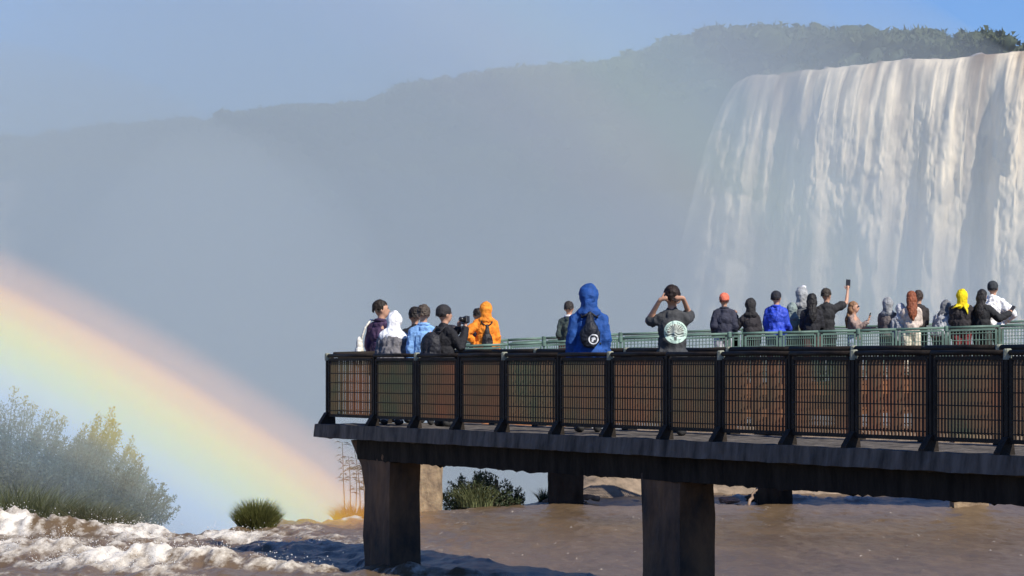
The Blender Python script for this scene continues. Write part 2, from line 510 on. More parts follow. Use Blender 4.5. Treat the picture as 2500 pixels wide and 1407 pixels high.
def make_gorge():
    me = np_mesh('gorge_river', [(-400, 52, -27), (400, 52, -27), (400, 760, -27), (-400, 760, -27)], [(0, 1, 2, 3)])
    tag(link('gorge_river', me, mat('gorge_water', (0.5, 0.49, 0.46), 0.5, 0.3, 0.05, 0.6, 0.4)), 'pale churning river on the floor of the gorge', kind='structure')
    # cliff face and plateau behind it
    ns, nv = 260, 70
    s = np.linspace(0, CS[-1], ns)
    x, y = cliff_xy(s)
    dx, dy = np.gradient(x), np.gradient(y)
    l = np.hypot(dx, dy)
    nx_, ny_ = dy / l, -dx / l          # towards the gorge
    sgn = np.where(ny_ > 0, -1, 1)
    nx_, ny_ = nx_ * sgn, ny_ * sgn
    v = np.linspace(0, 1, nv)
    z = -28 + v * (LIPZ - 1.2 + 28)
    back = v * 7.0
    Sg, Vg = np.meshgrid(s, v, indexing='ij')
    Zg = np.repeat(z[None, :], ns, 0)
    n = fbm(np.stack([Sg.ravel() * 0.05, Zg.ravel() * 0.09, Sg.ravel() * 0], 1), 5, 301).reshape(ns, nv) * 6.0
    stepn = 2.4 * np.sin(Zg * 0.30 + 2 * n / 6)
    off = (1 - v)[None, :] * 9.0 + (n + stepn) * np.minimum(1, (1 - Vg) * 6 + 0.15)
    pxs = 1250 + F * x / y
    off = off * (1 - 0.85 * np.clip((pxs - 1650) / 250, 0, 1) * np.clip((3000 - pxs) / 250, 0, 1))[:, None]
    Xg = x[:, None] + nx_[:, None] * off
    Yg = y[:, None] + ny_[:, None] * off
    green = np.clip(fbm(np.stack([Sg.ravel() * 0.08, Zg.ravel() * 0.14, Sg.ravel() * 0], 1), 4, 330) * 2 + 0.35, 0, 1).reshape(ns, nv)[..., None]
    C = np.array([0.075, 0.060, 0.05]) * (1 - green) + np.array([0.035, 0.06, 0.028]) * green
    rows = [np.stack([Xg, Yg, Zg], -1)]
    cols = [C]
    for dist in (3, 12, 30, 70, 200, 700, 2600):
        xx = x - nx_ * dist
        yy = y - ny_ * dist
        rise = np.interp(dist, [3, 12, 30, 70], [1.0, 5.6, 6.8, 7.0]) * np.where((pxs > 1780) & (pxs < 2750), 0.25 if dist < 25 else 0.6, 1.0) if dist < 60 else np.full(ns, 6.4)
        rows.append(np.stack([xx, yy, LIPZ - 1.0 + rise], -1)[:, None, :])
        cols.append(np.tile(np.array([0.04, 0.06, 0.03]), (ns, 1))[:, None, :])
    V = np.concatenate(rows, 1)
    C = np.concatenate(cols, 1)
    me = np_mesh('cliff', V.reshape(-1, 3), grid_faces(ns, V.shape[1]), C.reshape(-1, 3))
    tag(link('cliff', me, mat('cliff_rock', (1, 1, 1), 0.9, 0.25, 0.4, 0.6, 0.5, attr=True), None, True), 'dark rock wall of the gorge fading into spray', kind='structure')
    # forest on the plateau, one far mass of crowns
    base = MB()
    base.ell((0, 0, 0), (1, 1, 1), 9, 6)
    bv = np.array(base.v)
    tris = []
    for f in base.f:
        if len(f) == 4:
            tris += [(f[0], f[1], f[2]), (f[0], f[2], f[3])]
        else:
            tris.append(f)
    bf = np.array(tris)
    VV, FF, CC = [], [], []
    off = 0
    def crown(c, r, tint):
        nonlocal off
        p = bv * r
        d = 1 + 0.34 * noise3(bv * 2.2 + c * 0.37, 5) + 0.22 * noise3(bv * 5 + c, 9)
        VV.append(p * d[:, None] * 0.82 + c)
        FF.append(bf + off)
        off += len(bv)
        k = 0.85 + 0.3 * rng.random()
        CC.append(np.tile(tint * k, (len(bv), 1)))
        # ragged sprays of leaves
        nl = 80
        u = rng.normal(size=(nl, 3))
        u /= np.linalg.norm(u, axis=1)[:, None]
        u[:, 2] = np.abs(u[:, 2]) * 0.9 - 0.1
        q = u * r * (0.72 + 0.5 * rng.random((nl, 1))) + c
        t1 = rng.normal(size=(nl, 3)) * 0.36
        t2 = rng.normal(size=(nl, 3)) * 0.36
        VV.append(np.stack([q, q + t1, q + t2], 1).reshape(-1, 3))
        FF.append(np.arange(nl * 3).reshape(-1, 3) + off)
        off += nl * 3
        CC.append(np.tile(tint * (0.8 + 0.5 * rng.random()), (nl * 3, 1)))
    for k in range(3000):
        ss = rng.random() ** 0.9 * CS[-1]
        cx, cy_ = cliff_xy(ss)
        b = rng.random() ** 1.4 * 34 + 1.5
        i = np.searchsorted(s, ss).clip(0, ns - 1)
        px = 1250 + F * cx / cy_
        if 1850 < px < 2700 and b < 26:
            b = 26 + rng.random() * 26       # the river runs above the falls here
        X = cx - nx_[i] * b
        Y = cy_ - ny_[i] * b
        hN = 9.0 + 1.3 * noise3(np.array([[X * 0.03, Y * 0.03, 0.0]]), 77)[0] + 0.7 * noise3(np.array([[X * 0.25, Y * 0.25, 3.0]]), 78)[0]
        if px > 1650: hN -= 3.2 * min(1, (px - 1650) / 250)
        r = 0.9 + 1.1 * rng.random() ** 2
        if k % 3 == 0: hN *= 0.25 + 0.75 * rng.random()
        g = rng.random()
        crown(np.array([X, Y, LIPZ - 1 + max(1.0, hN - r * 0.6)]), np.array([r * 1.25, r * 1.25, r]), np.array([0.035, 0.055, 0.022]) * (1 - g) + np.array([0.06, 0.075, 0.03]) * g)
    for k in range(900):   # scrub clinging to the cliff face
        ss = rng.random() * CS[-1]
        cx, cy_ = cliff_xy(ss)
        i = np.searchsorted(s, ss).clip(0, ns - 1)
        px = 1250 + F * cx / cy_
        if 1600 < px < 2700: continue
        h = rng.random() ** 0.6
        o_ = 4 + (1 - h) * 9
        crown(np.array([cx + nx_[i] * o_, cy_ + ny_[i] * o_, -20 + h * (LIPZ + 18)]), np.array([1.6, 1.6, 1.3]) * (0.6 + 0.8 * rng.random()), np.array([0.035, 0.055, 0.025]))
    me = np_mesh('forest', np.concatenate(VV), np.concatenate(FF), np.concatenate(CC))
    tag(link('forest', me, mat('forest_leaves', (1, 1, 1), 0.8, attr=True)), 'far forest along the top of the gorge', 'forest', kind='stuff')
make_gorge()

def make_waterfall(name, label, px0, px1, nu, nv, drop, throw, lean, seed, brown=1.0):
    s0, s1 = cliff_s_at_px(px0), cliff_s_at_px(px1)      # left to right
    u = np.linspace(0, 1, nu)
    v = np.linspace(0, 1, nv) ** 1.25
    x, y = cliff_xy(s0 + (s1 - s0) * u)
    W = abs(s1 - s0)
    y = y - 4.0
    Ug, Vg = np.meshgrid(u, v, indexing='ij')
    um = Ug * W
    D = Vg * drop
    lipn = 0.9 * fbm(np.stack([um.ravel() * 0.22, um.ravel() * 0, um.ravel() * 0], 1), 3, seed).reshape(um.shape)
    # approach: a few metres of river before the lip
    edge = np.exp(-Ug * W / 3.2)
    tx = -lean * (1 - edge) - 1.45 * edge
    ty = -1.0 * (1 - edge) - 0.35 * edge
    T = throw * np.sqrt(np.maximum(D, 0)) * (1 + 0.10 * lipn)
    shift = um + 0.5 * T * 0
    a1 = fbm(np.stack([shift.ravel() * 0.26, D.ravel() * 0.022, D.ravel() * 0 + 3], 1), 3, seed + 5).reshape(um.shape)
    a2 = fbm(np.stack([shift.ravel() * 1.4, D.ravel() * 0.085, D.ravel() * 0], 1), 3, seed + 9, 0.6).reshape(um.shape)
    a3 = fbm(np.stack([shift.ravel() * 0.62, D.ravel() * 0.26, D.ravel() * 0 + 7], 1), 4, seed + 13, 0.6).reshape(um.shape)
    grow = np.minimum(D / 6, 1)
    disp = grow * (2.8 * a1 + 0.22 * a2 + 1.0 * np.abs(a3) * np.minimum(D / 12, 1))
    X = x[:, None] + tx * T + disp * (-0.35) + grow * 0.3 * a2
    Y = y[:, None] + ty * T - disp
    Z = LIPZ + 0.5 * lipn + 1.6 * np.clip(Ug - 0.1, 0, 1) * (1 if px0 > 1000 else 0) - D + 0.25 * a2 * np.minimum(D, 1)
    white = 0.52 + 1.0 * a1 + 0.9 * a2 + 0.8 * a3
    near = np.exp(-D / 4.5)
    bz = np.clip(0.15 + 1.1 * fbm(np.stack([um.ravel() * 0.3, um.ravel() * 0 + 9, um.ravel() * 0], 1), 2, seed + 31).reshape(um.shape) + 0.75 * np.clip(Ug - 0.55, 0, 1) * 2, 0, 1) * near * brown
    white = np.clip(white + 0.25 * (D / drop), 0, 1)[..., None]
    bz = np.clip(bz * (1.3 - 0.6 * a2), 0, 0.95)[..., None]
    C = np.array([0.42, 0.35, 0.27]) * (1 - white) + np.array([0.96, 0.82, 0.60]) * white
    C = C * (1 - bz) + np.array([0.24, 0.15, 0.09]) * bz
    V = np.stack([X, Y, Z], -1)
    # a few rows of river coming up to the lip from behind
    rows, cols = [], []
    for b in (22, 12, 6, 3, 1.2):
        q = V[:, 0, :].copy()
        q[:, 1] += b
        q[:, 2] += 0.05 * b + 0.5 * fbm(np.stack([um[:, 0] * 0.9, np.full(nu, b * 0.5), np.zeros(nu)], 1), 3, seed + 50)
        w = np.clip(0.3 + fbm(np.stack([um[:, 0] * 0.7, np.full(nu, b * 0.4), np.zeros(nu)], 1), 3, seed + 60) * 1.8, 0, 1)[:, None]
        rows.append(q[:, None, :])
        cols.append((np.array([0.26, 0.18, 0.12]) * (1 - w) + np.array([0.85, 0.82, 0.78]) * w)[:, None, :])
    V = np.concatenate(rows + [V], 1)
    C = np.concatenate(cols + [C], 1)
    me = np_mesh(name, V.reshape(-1, 3), grid_faces(nu, V.shape[1]), C.reshape(-1, 3))
    o = link(name, me, mat(name + '_water', (1, 1, 1), 0.75, 0.28, 0.9, attr=True, stretch=(1, 1, 0.10), spec=0.1, detail=7), None, True)
    return tag(o, label, kind='structure')
make_waterfall('waterfall', 'broad white waterfall pouring over the far brink of the gorge', 1822, 2640, 420, 260, 58, 1.25, 0.55, 400)
make_waterfall('waterfall', 'faint pale waterfall beyond the spray at the edge of the picture', -330, 70, 110, 90, 55, 1.1, 0.1, 520, 0.3)

# ------------------------------------------------------------------ the near walkway, its axis runs away to the left
A0 = Vector((4.617, 28.5, 0))
AD = Vector((-7.19, 14.25, 0)).normalized()       # along the walkway, away from the eye
AN = Vector((AD.y, -AD.x, 0))                     # inwards, from the near rail to the other rail
ZC = EYE - 0.86                                   # top of the kerb and deck
ZR = EYE + 0.125                                  # top of the near handrail
WID = 1.85
def aw(s, w, z):
    return Vector((A0.x + AD.x * s + AN.x * w, A0.y + AD.y * s + AN.y * w, z))
def s_at_px(px, w=0.0):
    k = (px - 1250) / F
    bx, by = A0.x + AN.x * w, A0.y + AN.y * w
    return (k * by - bx) / (AD.x - k * AD.y)
S_END = s_at_px(800)

def sweep(name, profile, s0, s1, seg, m, parent, amp, seed, fringe=0.0):
    """profile (w, z) swept along the walkway with rough, worn faces; fringe adds hanging moss to the lowest edge"""
    prof = []
    for k in range(len(profile)):
        a, b = profile[k], profile[(k + 1) % len(profile)]
        n = max(1, int(math.hypot(b[0] - a[0], b[1] - a[1]) / 0.06))
        for j in range(n):
            t = j / n
            prof.append((a[0] + (b[0] - a[0]) * t, a[1] + (b[1] - a[1]) * t))
    prof = np.array(prof)
    ss = np.linspace(s0, s1, seg)
    n = len(prof)
    V = np.zeros((seg, n, 3))
    V[:, :, 0] = A0.x + AD.x * ss[:, None] + AN.x * prof[None, :, 0]
    V[:, :, 1] = A0.y + AD.y * ss[:, None] + AN.y * prof[None, :, 0]
    V[:, :, 2] = prof[None, :, 1]
    q = V.reshape(-1, 3)
    d = np.stack([noise3(q * 3.1, seed) * 0.6 + noise3(q * 11, seed + 1) * 0.5, noise3(q * 3.1, seed + 2) * 0.6 + noise3(q * 11, seed + 3) * 0.5, noise3(q * 4, seed + 4) * 0.5 + noise3(q * 13, seed + 5) * 0.5], 1)
    q = q + d * amp
    if fringe:
        low = prof[:, 1].min()
        msk = (np.abs(np.tile(prof[:, 1], seg) - low) < 0.004)
        h = np.maximum(0, noise3(V.reshape(-1, 3) * 17, seed + 9)) ** 2
        q[msk, 2] -= h[msk] * fringe
    V = q
    F_ = []
    for i in range(seg - 1):
        for j in range(n):
            a = i * n + j
            b = i * n + (j + 1) % n
            F_.append((a, b, b + n, a + n))
    me = bpy.data.meshes.new(name)
    me.from_pydata(V.tolist(), [], F_ + [tuple(range(n - 1, -1, -1)), tuple((seg - 1) * n + j for j in range(n))])
    me.update()
    return link(name, me, m, parent)

def rough_box(name, m, parent, p_of, a, b, z0, z1, seed, amp=0.012, haunch=None):
    """box with worn faces; p_of(u, w, z) gives the place"""
    mb = MB()
    bm = bmesh.new()
    bmesh.ops.create_cube(bm, size=1.0)
    bmesh.ops.subdivide_edges(bm, edges=bm.edges[:], cuts=9, use_grid_fill=True)
    vv = np.array([v.co[:] for v in bm.verts])
    u = a[0] + (vv[:, 0] + 0.5) * (a[1] - a[0])
    w = b[0] + (vv[:, 1] + 0.5) * (b[1] - b[0])
    z = z0 + (vv[:, 2] + 0.5) * (z1 - z0)
    if haunch:
        t = np.clip((vv[:, 2] + 0.5 - haunch[0]) / (1 - haunch[0]), 0, 1)
        side = np.clip(vv[:, 0] + 0.5, 0, 1)
        u = u + haunch[1] * (t ** 2.2) * side
    pts = np.array([p_of(*q)[:] for q in zip(u, w, z)])
    pts = pts + np.stack([noise3(pts * 4, seed + k) for k in range(3)], 1) * amp + np.stack([noise3(pts * 13, seed + 5 + k) for k in range(3)], 1) * amp * 0.6
    for v, p in zip(bm.verts, pts):
        v.co = p
    me = bpy.data.meshes.new(name)
    bm.to_mesh(me)
    bm.free()
    return link(name, me, m, parent)

bridge = empty('footbridge', aw(8, 0.9, 0))
tag(bridge, 'dark wet concrete footbridge with black girder standing over the brown river', 'footbridge')
bridge_inv = Matrix.Translation(bridge.location).inverted()
def under(parent, o):
    o.parent = parent
    o.matrix_parent_inverse = Matrix.Translation(parent.location).inverted()
    return o
S_N = -9.0
under(bridge, sweep('deck_slab', [(-0.13, ZC), (-0.15, ZC - 0.185), (0.06, ZC - 0.20), (WID - 0.06, ZC - 0.20), (WID + 0.15, ZC - 0.185), (WID + 0.13, ZC)], S_N, S_END + 0.16, 210, M['concrete_wet'], None, 0.012, 50, 0.02))
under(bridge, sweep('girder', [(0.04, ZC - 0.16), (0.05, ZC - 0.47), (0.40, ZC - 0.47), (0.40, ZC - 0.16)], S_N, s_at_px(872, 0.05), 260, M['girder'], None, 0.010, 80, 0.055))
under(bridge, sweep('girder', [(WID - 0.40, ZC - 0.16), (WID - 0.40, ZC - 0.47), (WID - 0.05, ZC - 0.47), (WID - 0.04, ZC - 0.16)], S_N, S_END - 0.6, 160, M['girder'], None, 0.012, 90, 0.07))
for kx, (pl, hn) in enumerate(((888, 0.42), (1568, 0.05), (2760, 0.05))):
    s1 = s_at_px(pl, 0.06)
    under(bridge, rough_box('pier', M['pier'], None, aw, (s1 - 0.86, s1), (0.06, 0.50), -1.6, ZC - 0.22, 100 + kx * 11, 0.014, (0.80, hn)))

# ------------------------------------------------------------------ railings
def railing(name, label, posts, zt, zf, cap_every, m, bars, bars_as_parts, outward, bracket=True, group=None, capm=None, foot=0.125, thick=1.0):
    """posts: list of ground points; zt/zf functions of the index giving rail top and foot height"""
    root = empty(name, (posts[0].x, posts[0].y, zf(0)))
    tag(root, label, 'railing', group)
    n = len(posts)
    def P(k, z): return Vector((posts[k].x, posts[k].y, z))
    for k in range(n):
        d = (posts[min(k + 1, n - 1)] - posts[max(k - 1, 0)]).normalized()
        nn = outward
        iscap = (k % cap_every == 0)
        mb = MB()
        w = (0.034 if iscap else 0.024) * thick
        mb.box(P(k, (zf(k) + zt(k) - 0.05) / 2), (w, 0.026 * thick, (zt(k) - 0.05 - zf(k)) / 2 + 0.005), (d, nn, Vector((0, 0, 1))))
        under(root, mb.build('post', m))
        if iscap and capm:
            mb = MB()
            mb.tube([P(k, zt(k) - 0.10), P(k, zt(k) - 0.012), P(k, zt(k) + 0.004)], [0.042, 0.042, 0.030], 10)
            under(root, mb.build('post_cap', capm))
        if bracket:
            mb = MB()
            c = P(k, 0)
            q = []
            for sy in (-1, 1):
                for (o_, z) in ((-0.05, zf(k) - 0.004), (0.125, zf(k) - 0.004), (0.125, zf(k) + 0.02), (0.032, zf(k) + 0.16), (-0.03, zf(k) + 0.17)):
                    q.append(Vector((c.x, c.y, z)) + nn * o_ + d * (0.05 * sy))
            mb.add(q, [(4, 3, 2, 1, 0), (5, 6, 7, 8, 9), (0, 1, 6, 5), (1, 2, 7, 6), (2, 3, 8, 7), (3, 4, 9, 8), (4, 0, 5, 9)])
            under(root, mb.build('bracket', m))
    for k in range(0, n - 1):
        a, b = P(k, zt(k)), P(k + 1, zt(k + 1))
        d = (b - a).normalized()
        ga = 0.045 if (k % cap_every == 0) else -0.004
        gb = 0.045 if ((k + 1) % cap_every == 0) else 0.0
        mb = MB()
        sag = random.uniform(-0.006, 0.006)
        a2, b2 = a + d * ga, b - d * gb
        mb.tube([a2 - Vector((0, 0, 0.034)), (a2 + b2) / 2 - Vector((0, 0, 0.034 + sag)), b2 - Vector((0, 0, 0.034))], 0.034 * thick, 10)
        under(root, mb.build('handrail', m, None, True))
        # framed mesh panel between two posts
        pa, pb = P(k, 0), P(k + 1, 0)
        Lp = (pb - pa).length
        dd = (pb - pa) / Lp
        m0, m1 = 0.085 * thick, Lp - 0.085 * thick
        def Q(t, z): return pa + dd * t + Vector((0, 0, z))
        def zb(t): return zf(k) + (zf(k + 1) - zf(k)) * t / Lp + foot
        def zu(t): return zt(k) + (zt(k + 1) - zt(k)) * t / Lp - 0.085
        mb = MB()
        fw = 0.026 * thick
        for t in (m0, m1):
            mb.bar(Q(t, zb(t)), Q(t, zu(t)), 0.016, fw, dd)
        mb.bar(Q(m0 + fw, zu(m0)), Q(m1 - fw, zu(m1)), 0.016, 0.018)
        mb.bar(Q(0.03, zb(0) - 0.004), Q(Lp - 0.03, zb(Lp) - 0.004), 0.02, 0.020)
        fr = under(root, mb.build('panel_frame', m))
        nb = bars
        one = MB()
        for j in range(nb):
            t = m0 + fw + (m1 - m0 - 2 * fw) * (j + 0.75) / (nb + 0.5)
            mb = MB() if bars_as_parts else one
            mb.bar(Q(t, zb(t) + 0.016), Q(t, zu(t) - 0.016), 0.0125 if bracket else 0.006, 0.004 if bracket else 0.007, dd)
            if bars_as_parts:
                ob = mb.build('bar', M['bar'])
                ob.parent = fr
        for j in range(6):
            t0, t1 = m0 + fw, m1 - fw
            f_ = (j + 0.5) / 6
            mb = MB() if bars_as_parts else one
            off = outward * 0.014
            mb.bar(Q(t0, zb(t0) + (zu(t0) - zb(t0)) * f_) + off, Q(t1, zb(t1) + (zu(t1) - zb(t1)) * f_) + off, 0.004, 0.006)
            if bars_as_parts:
                ob = mb.build('cross_wire', m)
                ob.parent = fr
        if not bars_as_parts:
            ob = one.build('bar_mesh', M['bar'] if bracket else m)
            ob.parent = fr
            ob['kind'] = 'stuff'
    return root

PX_A = [800, 915, 1018, 1122, 1232, 1365, 1490, 1630, 1760, 1930, 2085, 2275, 2460]
sA = [s_at_px(p) for p in PX_A]
sA = sA + [sA[-1] - 1.33, sA[-1] - 2.66, sA[-1] - 4.0]
postsA = [aw(s, 0, 0) for s in sA]
railing('railing', 'black panelled railing along the near edge of the footbridge', postsA, lambda k: ZR, lambda k: ZC, 2, M['paint_dark'], 19, True, -AN, True, 'footbridge railings', M['paint_cap'], thick=0.78)
sB = [s_at_px(p, WID) for p in (1110, 1205, 1310, 1420, 1530, 1650, 1780, 1930, 2085, 2255, 2440, 2640)]
postsB = [aw(s, WID, 0) for s in sB]
railing('railing', 'dark railing on the inner edge of the footbridge, behind the person in bright blue', postsB, lambda k: ZR + 0.06, lambda k: ZC, 2, M['paint_dark'], 19, False, AN, True, 'footbridge railings', M['paint_cap'])
endp = [aw(S_END, 0.05, 0), aw(S_END + 0.02, WID * 0.5, 0), aw(s_at_px(1110, WID), WID - 0.06, 0)]
railing('railing', 'short railing closing the end of the footbridge beside the purple jacket', endp, lambda k: ZR + 0.02 + 0.02 * k, lambda k: ZC, 2, M['paint_dark'], 12, False, AD, True, 'footbridge railings')

# ------------------------------------------------------------------ the far walkway
YC = 57.0
CW = 2.3
def zC_top(px):      # rail top of the far walkway, rising to the right
    return EYE + (885 - np.interp(px, [1000, 1130, 1240, 1500, 1780, 2100, 2440, 2700], [846, 842, 837, 823, 811, 803, 792, 784])) * YC / F
PX_C = [1118, 1240, 1328, 1420, 1515, 1650, 1781, 1812, 1905, 1998, 2095, 2188, 2310, 2440, 2560, 2700]
def cpt(px, y=YC):
    return Vector(((px - 1250) / F * y, y, 0))
far = empty('footbridge', (cpt(1800).x, YC + 1, 0))
tag(far, 'rust stained concrete footbridge crowded with sightseers behind the dark one', 'footbridge')
xs_c = np.linspace(cpt(1085).x, cpt(2720).x, 90)
def far_sweep(name, prof, m, amp, seed):
    V, Fc = [], []
    n = len(prof)
    for i, x in enumerate(xs_c):
        px = 1250 + F * x / YC
        z0 = zC_top(px) - 0.98
        for (w, z) in prof:
            V.append((x, YC + w, z0 + z))
    for i in range(len(xs_c) - 1):
        for j in range(n):
            a, b = i * n + j, i * n + (j + 1) % n
            Fc.append((a, b, b + n, a + n))
    V = np.array(V)
    V += np.stack([noise3(V * 3, seed + k) for k in range(3)], 1) * amp
    me = bpy.data.meshes.new(name)
    me.from_pydata(V.tolist(), [], Fc + [tuple(range(n - 1, -1, -1)), tuple((len(xs_c) - 1) * n + j for j in range(n))])
    me.update()
    return under(far, link(name, me, m))
far_sweep('deck_slab', [(-0.16, 0), (-0.16, -0.12), (-0.16, -0.24), (0.1, -0.24), (CW + 0.16, -0.24), (CW + 0.16, 0)], M['concrete_rust'], 0.02, 610)
far_sweep('girder', [(0.05, -0.22), (0.05, -0.4), (0.05, -0.62), (0.4, -0.62), (0.4, -0.22)], M['concrete_rust'], 0.02, 620)
far_sweep('girder', [(CW - 0.4, -0.22), (CW - 0.4, -0.62), (CW - 0.05, -0.62), (CW - 0.05, -0.22)], M['concrete_rust'], 0.02, 630)
for kx, (pl, pr, yy, m_) in enumerate(((1000, 1078, 57.1, 'pier_warm'), (1340, 1425, 58.4, 'girder'), (1850, 1935, 58.6, 'girder'), (2330, 2415, 57.3, 'pier_warm'))):
    x0, x1 = cpt(pl, yy).x, cpt(pr, yy).x
    zt_ = zC_top((pl + pr) / 2) - 0.98 - 0.5
    under(far, rough_box('pier', M[m_], None, lambda u, w, z: Vector((u, w, z)), (x0, x1), (yy, yy + 0.6), -1.2, zt_, 700 + kx * 13, 0.02))
zf_c = lambda k: zC_top(PX_C[k]) - 0.98
railing('railing', 'pale green railing in front of the sightseers on the far footbridge', [cpt(p) for p in PX_C], lambda k: zC_top(PX_C[k]), zf_c, 2, M['paint_green'], 13, False, Vector((0, -1, 0)), False, 'footbridge railings', M['paint_green'], thick=0.75)
railing('railing', 'green railing behind the sightseers on the far footbridge', [cpt(p, YC + CW) for p in PX_C[::1]], lambda k: zC_top(PX_C[k]) + 0.10, zf_c, 2, M['paint_green'], 13, False, Vector((0, 1, 0)), False, 'footbridge railings', M['paint_green'], thick=0.75)

# ------------------------------------------------------------------ plants, rocks and driftwood at the brink
def leaf_cloud(n, sampler, size, cols, flat=0.5, aspect=0.4):
    """n leaf blades: each a bent pair of quads; sampler(n) -> positions, directions"""
    p, d = sampler(n)
    d = d / np.maximum(np.linalg.norm(d, axis=1), 1e-6)[:, None]
    ref = rng.normal(size=(n, 3))
    side = np.cross(d, ref)
    side /= np.maximum(np.linalg.norm(side, axis=1), 1e-6)[:, None]
    nrm = np.cross(side, d)
    L = (size * (0.6 + 0.8 * rng.random(n)))[:, None]
    w = L * aspect * 0.5
    q0 = p
    q1 = p + d * L * 0.5 + side * w + nrm * L * 0.06
    q2 = p + d * L + nrm * (-L * 0.10)
    q3 = p + d * L * 0.5 - side * w + nrm * L * 0.06
    V = np.stack([q0, q1, q2, q3], 1).reshape(-1, 3)
    Fq = np.arange(4 * n).reshape(-1, 4)
    t = rng.random((n, 1))
    C = np.array(cols[0]) * (1 - t) + np.array(cols[1]) * t
    C = np.repeat(C, 4, 0)
    return V, Fq, C

LEAF = mat('leaf', (1, 1, 1), 0.6, attr=True, transl=0.25)
BARK = mat('stem', (0.10, 0.085, 0.05), 0.8, 0.3, 20)
DRY = mat('dry_blade', (1, 1, 1), 0.7, attr=True, transl=0.2)

def shrub(label, base, rx, ry, h, n_stem, leaves, leaf, cols, seed, group='shrubs at the brink', shoots=0.35, lean=(0.15, 0, 0), name='shrub'):
    r = np.random.default_rng(seed)
    root = empty(name, base)
    tag(root, label, 'shrub', group)
    st = MB()
    tips = []
    for k in range(n_stem):
        a = r.random() * 2 * math.pi
        q = math.sqrt(r.random())
        bx, by = 0.55 * rx * q * math.cos(a), 0.55 * ry * q * math.sin(a)
        tx, ty = rx * q * math.cos(a), ry * q * math.sin(a)
        top = h * (1 - 0.75 * q ** 2.2) * (0.75 + 0.35 * r.random())
        if r.random() < shoots:
            top *= 1.0 + 0.22 * r.random()
        pts = []
        for j in range(6):
            t = j / 5
            pts.append(Vector((bx + (tx - bx) * t ** 1.3 + lean[0] * top * t * t + r.normal() * 0.02, by + (ty - by) * t ** 1.3 + r.normal() * 0.02, -0.15 + (top + 0.15) * t)))
        st.tube(pts, [0.014, 0.012, 0.010, 0.008, 0.006, 0.003], 4, False)
        tips.append(np.array([p[:] for p in pts]))
    st.build('stem', BARK, root)
    tips = np.array(tips)
    def samp(n):
        i = r.integers(0, len(tips), n)
        t = 0.12 + 0.88 * r.random(n) ** 0.75
        f = t * 5
        k = np.minimum(f.astype(int), 4)
        fr = (f - k)[:, None]
        p = tips[i, k] * (1 - fr) + tips[i, k + 1] * fr
        d = r.normal(size=(n, 3)) * 0.9
        d[:, 2] += 0.75
        spread = (0.16 * (1.15 - t))[:, None]
        p = p + r.normal(size=(n, 3)) * spread * np.array([rx, ry, h * 0.5]) * 0.8
        p[:, 2] = np.maximum(p[:, 2], -0.1)
        return p, d
    V, Fq, C = leaf_cloud(leaves, samp, leaf, cols)
    link('foliage', np_mesh('foliage', V, Fq, C), LEAF, root)
    return root

def blades(n, base_r, h, w, r, spread=0.5, cols=((0.06, 0.08, 0.03), (0.12, 0.13, 0.05)), ry=None, hfun=None):
    ry = ry or base_r
    a = r.random(n) * 2 * math.pi
    q = np.sqrt(r.random(n))
    b = np.stack([base_r * q * np.cos(a), ry * q * np.sin(a), np.full(n, -0.06)], 1)
    hh = h * (0.55 + 0.5 * r.random(n)) * (1 - 0.5 * q ** 2)
    if hfun is not None:
        hh = hh * hfun(b)
    da = a + r.normal(size=n) * 0.7
    out = np.stack([np.cos(da), np.sin(da), np.zeros(n)], 1) * (spread * (0.25 + q) * (0.5 + r.random(n)))[:, None] * hh[:, None]
    side = np.stack([-np.sin(da), np.cos(da), np.zeros(n)], 1)
    ang = r.random(n) * math.pi
    side = side * np.cos(ang)[:, None] + np.stack([np.cos(da), np.sin(da), np.zeros(n)], 1) * np.sin(ang)[:, None]
    segs = 4
    V = []
    for k in range(segs + 1):
        t = k / segs
        c = b + out * t ** 2 + np.stack([np.zeros(n), np.zeros(n), (hh + 0.06) * (t - 0.18 * t * t * spread)], 1)
        ww = w * (1 - t) ** 0.7 + 0.0006
        V.append(c - side * ww)
        V.append(c + side * ww)
    V = np.stack(V, 1)
    nn = 2 * (segs + 1)
    Fq = []
    i0 = np.arange(n) * nn
    for k in range(segs):
        Fq.append(np.stack([i0 + 2 * k, i0 + 2 * k + 1, i0 + 2 * k + 3, i0 + 2 * k + 2], 1))
    Fq = np.concatenate(Fq)
    t = r.random((n, 1))
    C = np.array(cols[0]) * (1 - t) + np.array(cols[1]) * t
    return V.reshape(-1, 3), Fq, np.repeat(C, nn, 0)

def grass_tuft(label, base, rad, h, n, w, seed, cols, spread=0.5, ry=None, group='grass clumps at the brink', name='grass_tuft'):
    r = np.random.default_rng(seed)
    V, Fq, C = blades(n, rad, h, w, r, spread, cols, ry)
    o = link(name, np_mesh(name, V, Fq, C), DRY)
    o.location = base
    tag(o, label, 'grass', group)
    return o

def rock(label, base, size, seed, m, group=None, name='rock'):
    bm = bmesh.new()
    bmesh.ops.create_icosphere(bm, subdivisions=4, radius=1.0)
    p = np.array([v.co[:] for v in bm.verts])
    d = 1 + 0.45 * fbm(p * 1.3 + seed, 4, seed) + 0.10 * noise3(p * 7, seed + 3)
    q = p * d[:, None] * np.array(size)
    for v, c in zip(bm.verts, q):
        v.co = c
    me = bpy.data.meshes.new(name)
    bm.to_mesh(me)
    bm.free()
    o = link(name, me, m)
    o.location = base
    return tag(o, label, 'rock', group)

ROCK = mat('wet_rock', (0.16, 0.11, 0.08), 0.75, 0, 3, 0.8, 8, color2=(0.05, 0.04, 0.032))
GREY_G = ((0.10, 0.115, 0.07), (0.19, 0.19, 0.12))
OLIVE = ((0.07, 0.09, 0.022), (0.15, 0.16, 0.045))
DARK_G = ((0.035, 0.055, 0.025), (0.075, 0.10, 0.04))

